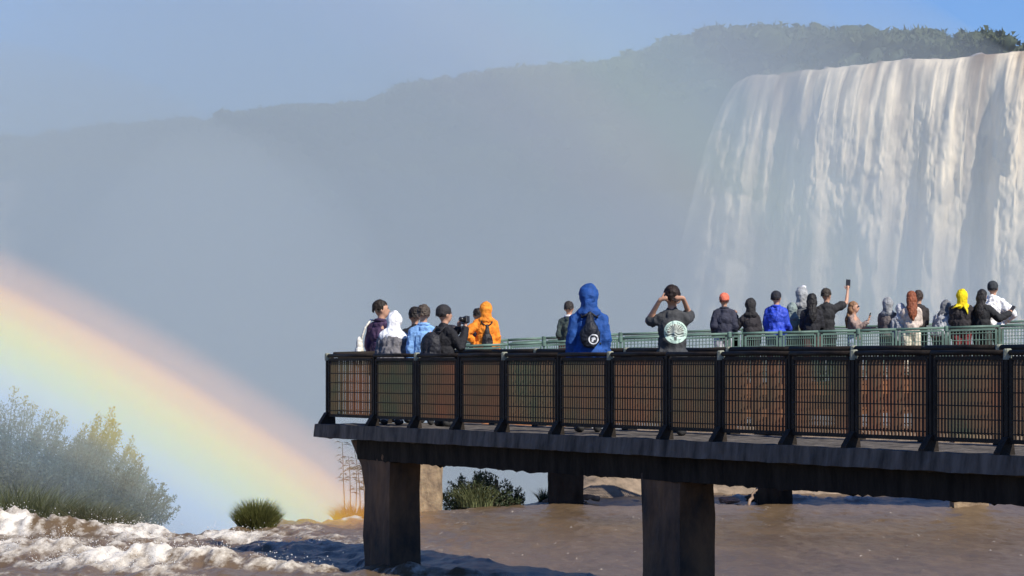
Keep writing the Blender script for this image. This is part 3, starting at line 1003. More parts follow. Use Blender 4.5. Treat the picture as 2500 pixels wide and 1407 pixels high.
# islet carrying the big shrubs on the left
islet = rock('low dark rock islet under the tall shrubs', (-8.9, 52.2, -0.15), (2.6, 1.6, 0.42), 31, ROCK)
shrub('tall grey green shrub with upright shoots above the white rapids', (-8.6, 52.0, 0.05), 1.8, 1.0, 1.85, 260, 60000, 0.055, GREY_G, 47, lean=(0.10, 0, 0), shoots=0.08)
shrub('bushy shrub whose twigs lean out over the bright bow', (-7.35, 51.8, 0.0), 1.15, 0.8, 1.6, 170, 34000, 0.052, GREY_G, 42, shoots=0.5, lean=(0.20, 0, 0))
shrub('loose low shrub at the water end of the islet', (-6.55, 51.2, -0.05), 0.95, 0.6, 1.05, 110, 15000, 0.05, ((0.08, 0.10, 0.06), (0.14, 0.15, 0.09)), 43, shoots=0.5, lean=(0.12, 0, 0))
grass_tuft('broad olive grass mass at the foot of the tall shrubs', (-8.3, 50.6, 0.0), 1.35, 0.95, 2600, 0.010, 44, OLIVE, 0.8, 0.4)
grass_tuft('drooping grass clump between the low shrub and the rapids', (-6.95, 50.4, -0.02), 0.75, 0.62, 1500, 0.009, 45, ((0.09, 0.10, 0.035), (0.17, 0.16, 0.07)), 0.9, 0.4)
# round tuft on the brink
grass_tuft('round green grass tuft alone on the brink of the falls', at(627, 1296, 49.3) + Vector((0, 0, 0)), 0.28, 0.60, 4200, 0.006, 46, ((0.07, 0.085, 0.02), (0.16, 0.155, 0.035)), 0.5, 0.25)
rock('small rounded rock on the brink between tuft and pier', at(742, 1284, 51.6), (0.24, 0.16, 0.10), 51, ROCK)
# reeds beside the first pier
rr = np.random.default_rng(5)
def reed(label, base, h, lean, seed):
    r = np.random.default_rng(seed)
    root = empty('reed', base)
    tag(root, label, 'reed', 'reeds beside the first pier')
    st = MB()
    pts = [Vector((lean * t * t * h + 0.02 * math.sin(3 * t + seed), 0.02 * r.normal() * t, h * t - 0.1 * (1 - t))) for t in np.linspace(0, 1, 8)]
    st.tube(pts, [0.011, 0.011, 0.010, 0.009, 0.008, 0.007, 0.006, 0.004], 5, False)
    st.build('stem', BARK, root)
    V, Fq, C = [], [], []
    for k in range(16):
        t = 0.42 + 0.58 * r.random() ** 0.7
        i = min(int(t * 7), 6)
        c = pts[i].lerp(pts[i + 1], t * 7 - i)
        a = r.random() * 2 * math.pi
        L = 0.10 + 0.12 * r.random()
        d = Vector((math.cos(a), math.sin(a) * 0.6, 0.25 - 0.5 * r.random())).normalized()
        sd = d.cross(Vector((0, 0, 1))).normalized() * 0.012
        b = len(V)
        mid = c + d * L * 0.5 + Vector((0, 0, 0.02))
        V += [c[:], (mid + sd + Vector((0, 0, 0.008)))[:], (c + d * L - Vector((0, 0, 0.02)))[:], (mid - sd - Vector((0, 0, 0.008)))[:]]
        Fq.append((b, b + 1, b + 2, b + 3))
        C += [(0.07, 0.075, 0.04)] * 4
    link('leaf', np_mesh('leaf', np.array(V), np.array(Fq), np.array(C)), LEAF, root)
REEDS = ((832, 1080, 0.0, 'thin reed standing farthest out from the first pier'), (846, 1115, -0.02, 'thin reed, second out from the first pier'), (856, 1135, 0.03, 'short reed between two taller ones near the first pier'),
         (864, 1100, -0.03, 'leafy reed close beside the first pier'), (874, 1120, 0.02, 'upright reed almost touching the first pier'), (884, 1140, 0.0, 'short reed nearest the first pier'))
for k, (px, py, ln, lb) in enumerate(REEDS):
    b = at(px + 12, 1262, 53.3)
    t_ = at(px, py, 53.3)
    reed(lb, (b.x, 53.3 + 0.1 * k, b.z), t_.z - b.z, ln - 0.05, 60 + k)
grass_tuft('dark grass clump under the reeds beside the first pier', at(868, 1275, 53.2), 0.36, 0.46, 700, 0.008, 70, ((0.05, 0.04, 0.03), (0.09, 0.07, 0.05)), 0.7, 0.25)
# plants seen under the footbridge
shrub('dark green shrub under the footbridge girder', at(1165, 1246, 58.2), 0.82, 0.55, 0.70, 80, 6500, 0.06, DARK_G, 81, shoots=0.5, lean=(0.05, 0, 0))
grass_tuft('pale fringed grass growing out of the shrub under the girder', at(1160, 1230, 58.0), 0.34, 0.62, 500, 0.008, 82, ((0.12, 0.14, 0.05), (0.22, 0.23, 0.10)), 0.7)
shrub('small dark shrub at the water edge under the girder', at(1243, 1238, 58.4), 0.30, 0.3, 0.45, 30, 1500, 0.05, DARK_G, 83)
mb = MB()
mb.tube([at(1210, 1240, 58.3), at(1211, 1200, 58.3), at(1212, 1172, 58.3)], [0.05, 0.042, 0.036], 8)
tag(mb.build('stump', mat('dead_wood', (0.05, 0.042, 0.035), 0.9, 0.3, 20, 0.5, 30)), 'thin dead stump standing in the dark green shrub', 'stump')
grass_tuft('small grass tuft beside the grey pier', at(1330, 1222, 59.6), 0.12, 0.36, 160, 0.008, 84, DARK_G, 0.8)
# far bank with dry grass
def bank():
    n, m_ = 90, 24
    xs = np.linspace(1.2, 40, n)
    V = np.zeros((n, m_, 3))
    for j in range(m_):
        t = j / (m_ - 1)
        yb = np.interp(xs, [1.2, 2.0, 3.5, 8, 40], [61.2, 61.4, 62.5, 63.6, 67])
        V[:, j, 0] = xs
        V[:, j, 1] = yb + t * 14
        V[:, j, 2] = -0.12 + 1.35 * np.clip(t * 4, 0, 1) ** 0.6 * np.clip((xs - 1.0) / 0.8, 0, 1) - np.clip(t - 0.55, 0, 1) * 30
    q = V.reshape(-1, 3)
    q[:, 2] += 0.12 * fbm(q * np.array([1.2, 1.2, 0]), 4, 900)
    me = np_mesh('river_bank', q, grid_faces(n, m_))
    tag(link('river_bank', me, mat('bank_soil', (0.36, 0.27, 0.19), 0.9, 0, 2.5, 0.8, 8, color2=(0.13, 0.10, 0.07)), None, True), 'earthy far river bank', kind='structure')
    r = np.random.default_rng(9)
    n = 16000
    V, Fq, C = blades(n, 1.0, 0.30, 0.010, r, 0.8, ((0.28, 0.20, 0.11), (0.50, 0.38, 0.22)))
    k = V.shape[0] // n
    off = np.stack([1.6 + r.random(n) ** 1.3 * 18, np.zeros(n), np.zeros(n)], 1)
    t = r.random(n)
    off[:, 1] = np.interp(off[:, 0], [1.2, 2.0, 3.5, 8, 40], [61.2, 61.4, 62.5, 63.6, 67]) + 0.7 + t * 3.0
    off[:, 2] = -0.1 + 1.35 * np.clip((t * 3.0 + 0.7) / 14 * 4, 0, 1) ** 0.6
    V = V * np.array([0.3, 0.3, 1.0]) + np.repeat(off, k, 0)
    tag(link('grass', np_mesh('grass', V, Fq, C), DRY), 'dry tan grass covering the far river bank', 'grass', kind='stuff')
bank()
WOOD = mat('driftwood', (0.34, 0.24, 0.17), 0.85, 0, 6, 0.6, 20, color2=(0.14, 0.09, 0.065), stretch=(1, 1, 1))
def log(label, a, b, r0, r1, seed, bend=0.05):
    r = np.random.default_rng(seed)
    mb = MB()
    a, b = Vector(a), Vector(b)
    pts, rad = [], []
    for t in np.linspace(0, 1, 9):
        p = a.lerp(b, t) + Vector((0, 0, bend * math.sin(math.pi * t))) + Vector(r.normal(size=3) * 0.012)
        pts.append(p); rad.append((r0 + (r1 - r0) * t) * (1 + 0.15 * r.normal()))
    mb.tube(pts, rad, 9)
    tag(mb.build('log', WOOD, None, True), label, 'log', 'driftwood at the brink')
log('pale driftwood log lying in front of the grey pier', at(1325, 1228, 59.2), at(1420, 1212, 59.2), 0.05, 0.085, 1)
log('thick brown driftwood log stranded beside the dry bank', at(1385, 1214, 59.0), at(1462, 1219, 59.0), 0.075, 0.05, 2, 0.02)
log('thin driftwood stick resting across the two logs', at(1388, 1204, 58.8), at(1432, 1226, 58.6), 0.022, 0.014, 3, 0.0)
log('reddish branch sticking out of the foam behind the second pier', at(1828, 1238, 58.0), at(1850, 1190, 58.3), 0.03, 0.015, 4)
rock('pinkish rock breaking the water behind the second pier', at(1778, 1222, 58.8), (0.20, 0.14, 0.07), 53, mat('pink_rock', (0.34, 0.22, 0.17), 0.8, 0.3, 6, 0.6, 10))
rock('dark flat rock in the river beside the reddish branch', at(1868, 1216, 60.0), (0.42, 0.2, 0.10), 54, ROCK)

# ------------------------------------------------------------------ people
def remeshed(prims, voxel, amp=0.0, freq=9.0, seed=0, smooth=3, vstretch=1.0):
    """one continuous surface over capsules ('c', a, b, ra, rb) and ellipsoids ('e', c, r[, rot])"""
    mb = MB()
    for p in prims:
        if p[0] == 'c':
            mb.capsule(p[1], p[2], p[3], p[4])
        else:
            mb.ell(p[1], p[2], 14, 10, p[3] if len(p) > 3 else None)
    me = mb.mesh('tmp')
    o = bpy.data.objects.new('tmp', me)
    COL.objects.link(o)
    md = o.modifiers.new('r', 'REMESH')
    md.mode = 'VOXEL'
    md.voxel_size = voxel
    if smooth:
        sm = o.modifiers.new('s', 'SMOOTH')
        sm.factor = 0.5
        sm.iterations = smooth
    dg = bpy.context.evaluated_depsgraph_get()
    ev = o.evaluated_get(dg)
    out = bpy.data.meshes.new_from_object(ev)
    bpy.data.objects.remove(o)
    bpy.data.meshes.remove(me)
    if amp > 0:
        n = len(out.vertices)
        co = np.zeros(n * 3, dtype=np.float32)
        no = np.zeros(n * 3, dtype=np.float32)
        out.vertices.foreach_get('co', co)
        out.vertices.foreach_get('normal', no)
        co = co.reshape(-1, 3)
        no = no.reshape(-1, 3)
        q = co * np.array([freq, freq, freq * vstretch])
        d = noise3(q + seed, seed) * 0.65 + noise3(q * 2.3 + seed, seed + 3) * 0.35
        # sharp creases rather than round lumps
        d = (1 - np.abs(d) * 2.6)
        d = np.sign(d) * np.abs(d) ** 1.3
        out.vertices.foreach_set('co', (co + no * (d * amp)[:, None]).ravel().astype(np.float32))
        out.update()
    return out

_cloth = {}
def cloth(c, rough=0.8, sheen=0.0):
    k = tuple(round(x, 3) for x in c) + (rough,)
    if k not in _cloth:
        _cloth[k] = mat('fabric', c, rough, 0.28, 11, 0.7, 26, spec=0.3)
    return _cloth[k]
SKIN = mat('skin', (0.52, 0.29, 0.19), 0.5, 0.12, 30, spec=0.4)
SKIN2 = mat('skin', (0.33, 0.18, 0.115), 0.5, 0.12, 30, spec=0.4)
EYE_M = mat('eye', (0.02, 0.015, 0.012), 0.2)
LIP_M = mat('lip', (0.36, 0.13, 0.11), 0.5)
BLACK = (0.018, 0.018, 0.021)

ARMS = {   # elbow, wrist, hand direction for the right arm, in the frame of a 1.75 m person facing +y
    'down': ((0.212, -0.03, 1.13), (0.222, 0.05, 0.89), (0, 0.1, -1)),
    'rail': ((0.205, 0.06, 1.14), (0.17, 0.30, 1.06), (-0.15, 1, -0.1)),
    'phone': ((0.22, 0.15, 1.18), (0.10, 0.33, 1.45), (-0.25, 0.15, 1)),
    'brow': ((0.40, 0.10, 1.46), (0.135, 0.10, 1.645), (-1, 0.04, 0.18)),
    'raise': ((0.40, 0.10, 1.52), (0.44, 0.20, 1.76), (0.08, 0.2, 1)),
    'point': ((0.42, 0.14, 1.36), (0.62, 0.30, 1.42), (0.9, 0.4, 0.1)),
    'pocket': ((0.225, -0.06, 1.14), (0.19, 0.10, 0.96), (-0.3, 0.5, -1)),
    'out': ((0.36, 0.16, 1.20), (0.52, 0.36, 1.30), (0.3, 0.6, 0.7)),
    'akimbo': ((0.42, -0.06, 1.18), (0.20, 0.06, 1.03), (-0.8, 0.5, -0.2)),
}

def make_person(label, pos, yaw=0.0, H=1.75, top=(0.05, 0.05, 0.06), legs=(0.03, 0.035, 0.05), arms=('down', 'down'), lean=0.0, hyaw=0.0, hpitch=0.0,
                head='hair', hair=(0.018, 0.014, 0.012), long_hair=False, headcol=None, sleeve='long', bulk=0.02, fold=0.012, skin=None, hip_bulk=0.0, seed=0, group='sightseers on the footbridges', collar=None, width=1.0, cap2=None, gloss=0.8, arm_over=None):
    skin = skin or SKIN
    HS = 1.10        # head size
    width = width * (0.94 if pos.y < 50 else 0.86)
    sc = H / (1.82 if head in ('hood', 'poncho') else 1.80)
    root = empty('person', pos, yaw, sc)
    tag(root, label, 'person', group)
    Rl = Matrix.Rotation(-lean, 3, 'X')
    hip = Vector((0, 0, 0.92))
    def up(p):
        p = Vector((p[0] * (width if p[2] < 1.5 else 1.0), p[1], p[2]))
        return hip + Rl @ (p - hip)
    neck = Vector((0, 0.01, 1.52))
    Rh = Matrix.Rotation(hyaw, 3, 'Z') @ Matrix.Rotation(-hpitch, 3, 'X')
    def hd(p):
        return up(neck + Rh @ ((Vector(p) - neck) * HS))
    RH = Rl @ Rh
    def arm_pts(side):
        e, w, h = (arm_over or {}).get(side) or ARMS[arms[0 if side < 0 else 1]]
        f = lambda q: up((q[0] * side, q[1], q[2]))
        h = Rl @ Vector((h[0] * side, h[1], h[2])).normalized()
        return up((0.162 * side, -0.003, 1.385)), f(e), f(w), h
    # body: one continuous surface from feet to crown
    pr = []
    for s in (-1, 1):
        pr += [('c', (0.10 * s, 0, 0.88), (0.10 * s, 0.02, 0.50), 0.085, 0.058), ('c', (0.10 * s, 0.02, 0.50), (0.105 * s, -0.015, 0.10), 0.058, 0.040),
               ('c', (0.105 * s, -0.03, 0.05), (0.12 * s, 0.16, 0.04), 0.042, 0.036)]
    pr += [('e', (0, 0, 0.95), (0.165, 0.115, 0.13)), ('e', up((0, 0.005, 1.12)), (0.14 * width, 0.10, 0.18), Rl), ('e', up((0, 0, 1.30)), (0.175 * width, 0.115, 0.19), Rl),
           ('c', up((-0.03, -0.01, 1.45)), up((-0.145, 0, 1.39)), 0.05, 0.056), ('c', up((0.03, -0.01, 1.45)), up((0.145, 0, 1.39)), 0.05, 0.056), ('c', up((0, -0.005, 1.42)), hd((0, 0.012, 1.56)), 0.062, 0.055)]
    hands = {}
    fingers = MB()
    for s in (-1, 1):
        sh, e, w, h = arm_pts(s)
        pr += [('c', sh, e, 0.052, 0.041), ('c', e, w, 0.041, 0.028), ('c', w, w + h * 0.075, 0.028, 0.032)]
        hands[s] = (w, h)
        side = h.cross(Vector((0, 1, 0)) if abs(h.y) < 0.8 else Vector((0, 0, 1))).normalized()
        palm = side.cross(h).normalized()
        curl = palm * (1 if palm.y > 0 else -1)
        for j, ln in enumerate((0.066, 0.078, 0.072, 0.056)):
            b = w + h * 0.085 + side * (0.030 - 0.020 * j)
            k1 = b + h * ln * 0.5 + curl * 0.008
            k2 = k1 + h * ln * 0.40 + curl * 0.028
            fingers.tube([b - h * 0.02, b, k1, k2], [0.0095, 0.0095, 0.0088, 0.006], 6)
        tb = w + h * 0.03 + side * 0.026
        tk = tb + side * 0.032 + h * 0.028 + curl * 0.012
        fingers.tube([tb - side * 0.01, tb, tk, tk + h * 0.034 + side * 0.006], [0.011, 0.011, 0.010, 0.007], 6)
    pr += [('e', hd((0, 0.012, 1.655)), tuple(HS * q for q in (0.076, 0.096, 0.105)), RH), ('e', hd((0, 0.050, 1.595)), tuple(HS * q for q in (0.056, 0.058, 0.062)), RH), ('c', hd((0, 0.104, 1.655)), hd((0, 0.122, 1.625)), 0.010, 0.016),
           ('e', hd((0.078, 0.005, 1.64)), tuple(HS * q for q in (0.013, 0.024, 0.034)), RH), ('e', hd((-0.078, 0.005, 1.64)), tuple(HS * q for q in (0.013, 0.024, 0.034)), RH)]
    me = remeshed(pr, 0.018, smooth=2)
    bm = bmesh.new()
    bm.from_mesh(me)
    fm = fingers.mesh('fingers')
    bm.from_mesh(fm)
    bpy.data.meshes.remove(fm)
    bm.to_mesh(me)
    bm.free()
    me.materials.clear()
    body = link('body', me, skin, root, True)
    for s in (-1, 1):
        mb = MB()
        mb.ell(hd((0.030 * s, 0.100, 1.668)), (0.014, 0.008, 0.008), 8, 6, RH)
        mb.build('eye', EYE_M, root, True)
    mb = MB()
    mb.ell(hd((0, 0.107, 1.592)), (0.022, 0.006, 0.007), 8, 6, RH)
    mb.build('mouth', LIP_M, root, True)
    # trousers and shoes
    pr = []
    for s in (-1, 1):
        pr += [('c', (0.10 * s, 0, 0.88), (0.10 * s, 0.02, 0.50), 0.105, 0.078), ('c', (0.10 * s, 0.02, 0.50), (0.105 * s, -0.01, 0.10), 0.078, 0.066)]
    pr += [('e', (0, 0, 0.95), (0.185, 0.135, 0.13))]
    me = remeshed(pr, 0.022, 0.010, 8, seed + 3, 2)
    me.materials.clear()
    link('trousers', me, cloth(legs), root, True)
    for s in (-1, 1):
        mb = MB()
        mb.capsule((0.105 * s, -0.04, 0.052), (0.122 * s, 0.17, 0.045), 0.052, 0.044)
        mb.build('shoe', cloth((0.03, 0.03, 0.03)), root, True)
    # top
    b = bulk
    pr = [('e', up((0, 0, 1.10)), ((0.155 + b * 0.9) * width, 0.115 + b, 0.20), Rl), ('e', up((0, 0, 1.27)), ((0.165 + b * 0.8) * width, 0.122 + b, 0.17), Rl),
          ('c', up((-0.03, -0.012, 1.448)), up((-0.150, -0.005, 1.385)), 0.054 + b * 0.45, 0.060 + b * 0.55), ('c', up((0.03, -0.012, 1.448)), up((0.150, -0.005, 1.385)), 0.054 + b * 0.45, 0.060 + b * 0.55), ('e', up((0, 0, 0.97)), ((0.175 + b + hip_bulk) * width, 0.125 + b + hip_bulk, 0.11), Rl),
          ('c', up((0, -0.015, 1.44)), up((0, -0.008, 1.475)), 0.085 + b * 0.4, 0.066)]
    for s in (-1, 1):
        sh, e, w, h = arm_pts(s)
        if sleeve == 'long':
            pr += [('c', sh, e, 0.058 + b * 0.55, 0.048 + b * 0.6), ('c', e, w + (e - w).normalized() * 0.005, 0.048 + b * 0.6, 0.037 + b * 0.5)]
        else:
            m_ = sh.lerp(e, 0.66)
            pr += [('c', sh, m_, 0.058 + b * 0.5, 0.064 + b * 0.5)]
    me = remeshed(pr, 0.014 if pos.y < 50 else 0.018, fold * 1.25, 11.5, seed + 11, 2, 0.5)
    me.materials.clear()
    topo = link('jacket' if sleeve == 'long' else 'shirt', me, cloth(top, gloss), root, True)
    if collar:
        mb = MB()
        ring = [up((0.078 * math.cos(t), -0.005 + 0.07 * math.sin(t), 1.497 - 0.010 * math.sin(t))) for t in np.linspace(0, 2 * math.pi, 17)]
        mb.tube(ring, 0.026, 8)
        mb.build('collar', cloth(collar), root, True)
    # head wear
    if head in ('hood', 'poncho'):
        col = headcol or top
        pr = [('e', hd((0, -0.010, 1.666)), tuple(HS * q for q in (0.108, 0.116, 0.120)), RH), ('e', hd((0, -0.05, 1.64)), tuple(HS * q for q in (0.100, 0.085, 0.115)), RH), ('c', hd((0, -0.035, 1.57)), up((0, -0.03, 1.47)), 0.102, 0.112), ('e', up((0, -0.035, 1.455)), (0.155, 0.115, 0.075), Rl), ('e', hd((0.01, -0.045, 1.745)), tuple(HS * q for q in (0.05, 0.06, 0.045)), RH)]
        if head == 'poncho':
            pr += [('c', up((-0.03, -0.04, 1.47)), up((-0.13, -0.04, 1.38)), 0.09, 0.10), ('c', up((0.03, -0.04, 1.47)), up((0.13, -0.04, 1.38)), 0.09, 0.10), ('e', up((0, -0.07, 1.36)), (0.15, 0.10, 0.11), Rl)]
        me = remeshed(pr, 0.015, 0.010, 13, seed + 21, 2, 0.8)
        # open the face side
        bm = bmesh.new()
        bm.from_mesh(me)
        inv = RH.transposed()
        c0 = hd((0, 0, 1.64))
        kill = [v for v in bm.verts if (inv @ (v.co - c0)).y > 0.062 and (inv @ (v.co - c0)).z > -0.10]
        bmesh.ops.delete(bm, geom=kill, context='VERTS')
        bm.to_mesh(me)
        bm.free()
        me.materials.clear()
        link('hood', me, cloth(col, gloss), root, True)
        pr = [('e', hd((0, -0.004, 1.672)), tuple(HS * q for q in (0.083, 0.092, 0.095)), RH)]
        h_ = remeshed(pr, 0.02, 0, 1, 0, 1)
        h_.materials.clear()
        link('hair', h_, cloth(hair, 0.6), root, True)
    else:
        pr = [('e', hd((0, -0.008, 1.680)), tuple(HS * q for q in (0.087, 0.102, 0.098)), RH), ('e', hd((0, -0.035, 1.635)), tuple(HS * q for q in (0.082, 0.075, 0.085)), RH)]
        if long_hair:
            pr += [('e', hd((0, -0.05, 1.60)), tuple(HS * q for q in (0.100, 0.072, 0.12)), RH), ('e', up((0, -0.095, 1.47)), (0.108, 0.058, 0.13), Rl), ('e', up((0.01, -0.125 - bulk, 1.36)), (0.088, 0.045, 0.13), Rl), ('c', up((0, -0.125 - bulk, 1.36)), up((0.015, -0.135 - bulk, 1.21)), 0.045, 0.022)]
        me = remeshed(pr, 0.013, 0.013, 34, seed + 31, 1, 0.25 if long_hair else 0.8)
        bm = bmesh.new()
        bm.from_mesh(me)
        inv = RH.transposed()
        c0 = hd((0, 0, 1.64))
        kill = []
        for v in bm.verts:
            q = inv @ (v.co - c0)
            if (q.y > 0.045 and q.z < 0.062) or (q.y > 0.02 and q.z < -0.01) or (not long_hair and q.z < -0.028 + 0.02 * math.sin(9 * q.x / 0.08)):
                kill.append(v)
        bmesh.ops.delete(bm, geom=kill, context='VERTS')
        bm.to_mesh(me)
        bm.free()
        me.materials.clear()
        link('hair', me, cloth(hair, 0.6), root, True)
        if head in ('beanie', 'cap'):
            pr = [('e', hd((0, -0.006, 1.692)), tuple(HS * q for q in (0.094, 0.110, 0.094)), RH), ('e', hd((0, -0.02, 1.665)), tuple(HS * q for q in (0.092, 0.098, 0.062)), RH)]
            if head == 'cap':
                pr += [('e', hd((0, 0.115, 1.69)), tuple(HS * q for q in (0.062, 0.062, 0.012)), RH)]
            me = remeshed(pr, 0.013, 0.004, 14, seed + 41, 1)
            me.materials.clear()
            link('hat', me, cloth(headcol or BLACK, 0.75), root, True)
    # frame to place things that the person carries
    Mw = Matrix.Translation(Vector(pos)) @ Matrix.Rotation(yaw, 4, 'Z') @ Matrix.Scale(sc, 4)
    return dict(root=root, M=Mw, hands=hands, top=topo, up=up, hd=hd, Rl=Rl, RH=RH)

def spot_near(px, w):
    s = s_at_px(px, w)
    return aw(s, w, ZC + 0.002)
def spot_far(px, back):
    y = YC + back
    x = (px - 1250) / F * y
    return Vector((x, y, zC_top(1250 + F * x / YC) - 0.98 + 0.012))
def height_to(pos, py):
    """height that brings the top of the head to the given line of the photograph"""
    return EYE + (885 - py) / F * pos.y - pos.z

def mk_near(label, px, py, w, Hadj=0.0, **kw):
    p = spot_near(px, w)
    return make_person(label, p, H=height_to(p, py) + Hadj, **kw)
def mk_far(label, px, py, back, Hadj=0.0, **kw):
    p = spot_far(px, back)
    return make_person(label, p, H=height_to(p, py) + Hadj, **kw)

def hand_thing(pers, side, name, label, cat, col, size, screen=True, lens=False):
    w, h = pers['hands'][side]
    Mw = pers['M']
    c = Mw @ (w + h * 0.135)
    R3 = Mw.to_3x3()
    R3.normalize()
    z = (R3 @ h).normalized()
    x = z.cross(R3 @ Vector((0, 1, 0)))
    if x.length < 0.2:
        x = z.cross(Vector((0, 0, 1)))
    x.normalize()
    y = z.cross(x).normalized()
    root = empty(name, c)
    tag(root, label, cat, 'cameras and phones held up')
    mb = MB()
    mb.box((0, 0, 0), (size[0] / 2, size[1] / 2, size[2] / 2), (x, y, z))
    ob = mb.build('case', mat('plastic', col, 0.3), root)
    bv = ob.modifiers.new('b', 'BEVEL')
    bv.width = 0.004
    bv.segments = 2
    if screen:
        mb = MB()
        mb.box(-y * (size[1] / 2 + 0.0015), (size[0] / 2 - 0.004, 0.001, size[2] / 2 - 0.005), (x, y, z))
        mb.build('screen', mat('screen', (0.03, 0.035, 0.04), 0.1), root)
    if lens:
        mb = MB()
        mb.tube([y * (size[1] / 2), y * (size[1] / 2 + 0.06)], 0.032, 14)
        mb.build('lens', mat('lens', (0.02, 0.02, 0.02), 0.25), root, True)
    return root

def backpack(pers, label, col, zc=1.25, hh=0.21, ww=0.15, dd=0.09, off=-0.20, drawstring=False, strapcol=None, xoff=0.0, seed=0, hang=0.0):
    up, Mw = pers['up'], pers['M']
    root = empty('backpack', Mw @ up((xoff, off, zc - hh)))
    root.rotation_euler = Mw.to_euler()
    sc = Mw.to_scale()[0]
    root.scale = (sc, sc, sc)
    tag(root, label, 'backpack', 'bags worn by sightseers')
    o0 = up((xoff, off, zc - hh))
    loc = lambda q: up(q) - o0
    if drawstring:
        pr = [('e', loc((xoff, off, zc - hh * 0.28)), (ww, dd, hh * 0.72), pers['Rl']), ('c', loc((xoff, off + 0.01, zc)), loc((xoff, off + 0.05, zc + hh)), ww * 0.72, 0.022)]
    else:
        pr = [('e', loc((xoff, off, zc)), (ww, dd, hh), pers['Rl']), ('e', loc((xoff, off - 0.02, zc - hh * 0.45)), (ww * 0.95, dd * 0.95, hh * 0.5), pers['Rl']), ('c', loc((xoff - ww * 0.5, off + 0.02, zc + hh * 0.55)), loc((xoff + ww * 0.5, off + 0.02, zc + hh * 0.55)), 0.07, 0.07)]
    me = remeshed(pr, 0.013, 0.012, 13, seed + 5, 1, 0.8)
    me.materials.clear()
    bag = link('bag', me, cloth(col, 0.55), root, True)
    for s in (-1, 1):
        mb = MB()
        pts = [loc((xoff + 0.02 * s, off + 0.04, zc + hh * 0.95)), loc((0.10 * s, -0.135, 1.40)), loc((0.115 * s, -0.06, 1.482)), loc((0.125 * s, 0.06, 1.455)), loc((0.15 * s, 0.13, 1.30)), loc((0.17 * s, 0.06, 1.13)), loc((0.14 * s, -0.10, 1.08))]
        mb.tube(pts, 0.014, 6)
        mb.build('strap', cloth(strapcol or col, 0.6), root, True)
    return root, bag, o0

def disc_print(name, parent_obj, target, centre, rad, paint, axis=Vector((0, 1, 0)), nr=26, na=96, lift=0.004):
    """round print that follows the cloth under it; centre in the target's own frame, seen from -y"""
    from mathutils.bvhtree import BVHTree
    me = target.data
    bvh = BVHTree.FromPolygons([v.co for v in me.vertices], [p.vertices for p in me.polygons])
    V, C = [], []
    for i in range(nr + 1):
        for j in range(na):
            r = rad * i / nr
            a = 2 * math.pi * j / na
            p = Vector((centre[0] + r * math.cos(a), centre[1] - 0.6, centre[2] + r * math.sin(a)))
            hit = bvh.ray_cast(p, axis)
            q = hit[0] + hit[1] * lift if hit[0] is not None else Vector((p.x, centre[1], p.z))
            V.append(q[:])
            C.append(paint(i / nr, a))
    Fq = []
    for i in range(nr):
        for j in range(na):
            a, b = i * na + j, i * na + (j + 1) % na
            Fq.append((a, b, b + na, a + na))
    m = np_mesh(name, np.array(V), np.array(Fq), np.array(C))
    return link(name, m, mat('print', (1, 1, 1), 0.8, attr=True), parent_obj, True)

# --- on the near footbridge
p_purple = mk_near('person in a dark purple jacket turning the face to the side', 930, 733, 0.95, yaw=R(-30), hyaw=R(-52), top=(0.060, 0.034, 0.075), legs=(0.03, 0.03, 0.04), arms=('down', 'rail'), hair=(0.02, 0.014, 0.010), collar=(0.05, 0.03, 0.065), seed=1, bulk=0.022)
p_white = mk_near('person bent over in a grey jacket with a pulled up white hood', 955, 762, 0.42, yaw=R(-8), lean=R(24), top=(0.15, 0.145, 0.155), legs=(0.55, 0.55, 0.56), arms=('rail', 'rail'), head='poncho', headcol=(0.80, 0.80, 0.82), bulk=0.045, fold=0.02, hip_bulk=0.03, width=1.0, seed=2, Hadj=0.07)
p_back = mk_near('person with black hair half hidden behind the light blue shirt', 1013, 750, 1.30, yaw=R(5), top=BLACK, arms=('rail', 'rail'), seed=3)
p_shirt = mk_near('person with short brown hair in a light blue shirt', 1034, 744, 0.80, yaw=R(6), top=(0.20, 0.38, 0.68), legs=(0.05, 0.07, 0.13), arms=('down', 'rail'), hair=(0.075, 0.058, 0.045), fold=0.014, seed=4, collar=(0.21, 0.40, 0.72))
p_cam = mk_near('person in black with a beanie raising a camera to the eye', 1084, 745, 0.66, yaw=R(-52), hyaw=R(-8), top=BLACK, legs=BLACK, arms=('phone', 'phone'), head='beanie', headcol=(0.03, 0.028, 0.03), bulk=0.03, seed=5)
p_blue = mk_near('tall person in a bright blue hooded rain jacket seen from behind', 1437, 692, 0.80, yaw=R(4), top=(0.016, 0.072, 0.27), legs=(0.02, 0.03, 0.08), arms=('down', 'down'), head='hood', headcol=(0.015, 0.068, 0.26), bulk=0.036, fold=0.016, hip_bulk=0.02, seed=6, gloss=0.75, hpitch=R(4))
p_tee = mk_near('person in a charcoal t-shirt with both hands clasped behind the head', 1641, 696, 0.82, yaw=R(-6), top=(0.050, 0.052, 0.055), legs=(0.12, 0.12, 0.13), arms=('brow', 'brow'), arm_over={-1: ((0.31, 0.05, 1.37), (0.135, -0.115, 1.625), (-1, -0.06, 0.22)), 1: ((0.21, 0.17, 1.45), (0.135, -0.125, 1.645), (-1, -0.02, -0.05))}, sleeve='short', hair=(0.02, 0.012, 0.010), bulk=0.022, fold=0.013, hip_bulk=0.01, seed=7, hpitch=R(-10))

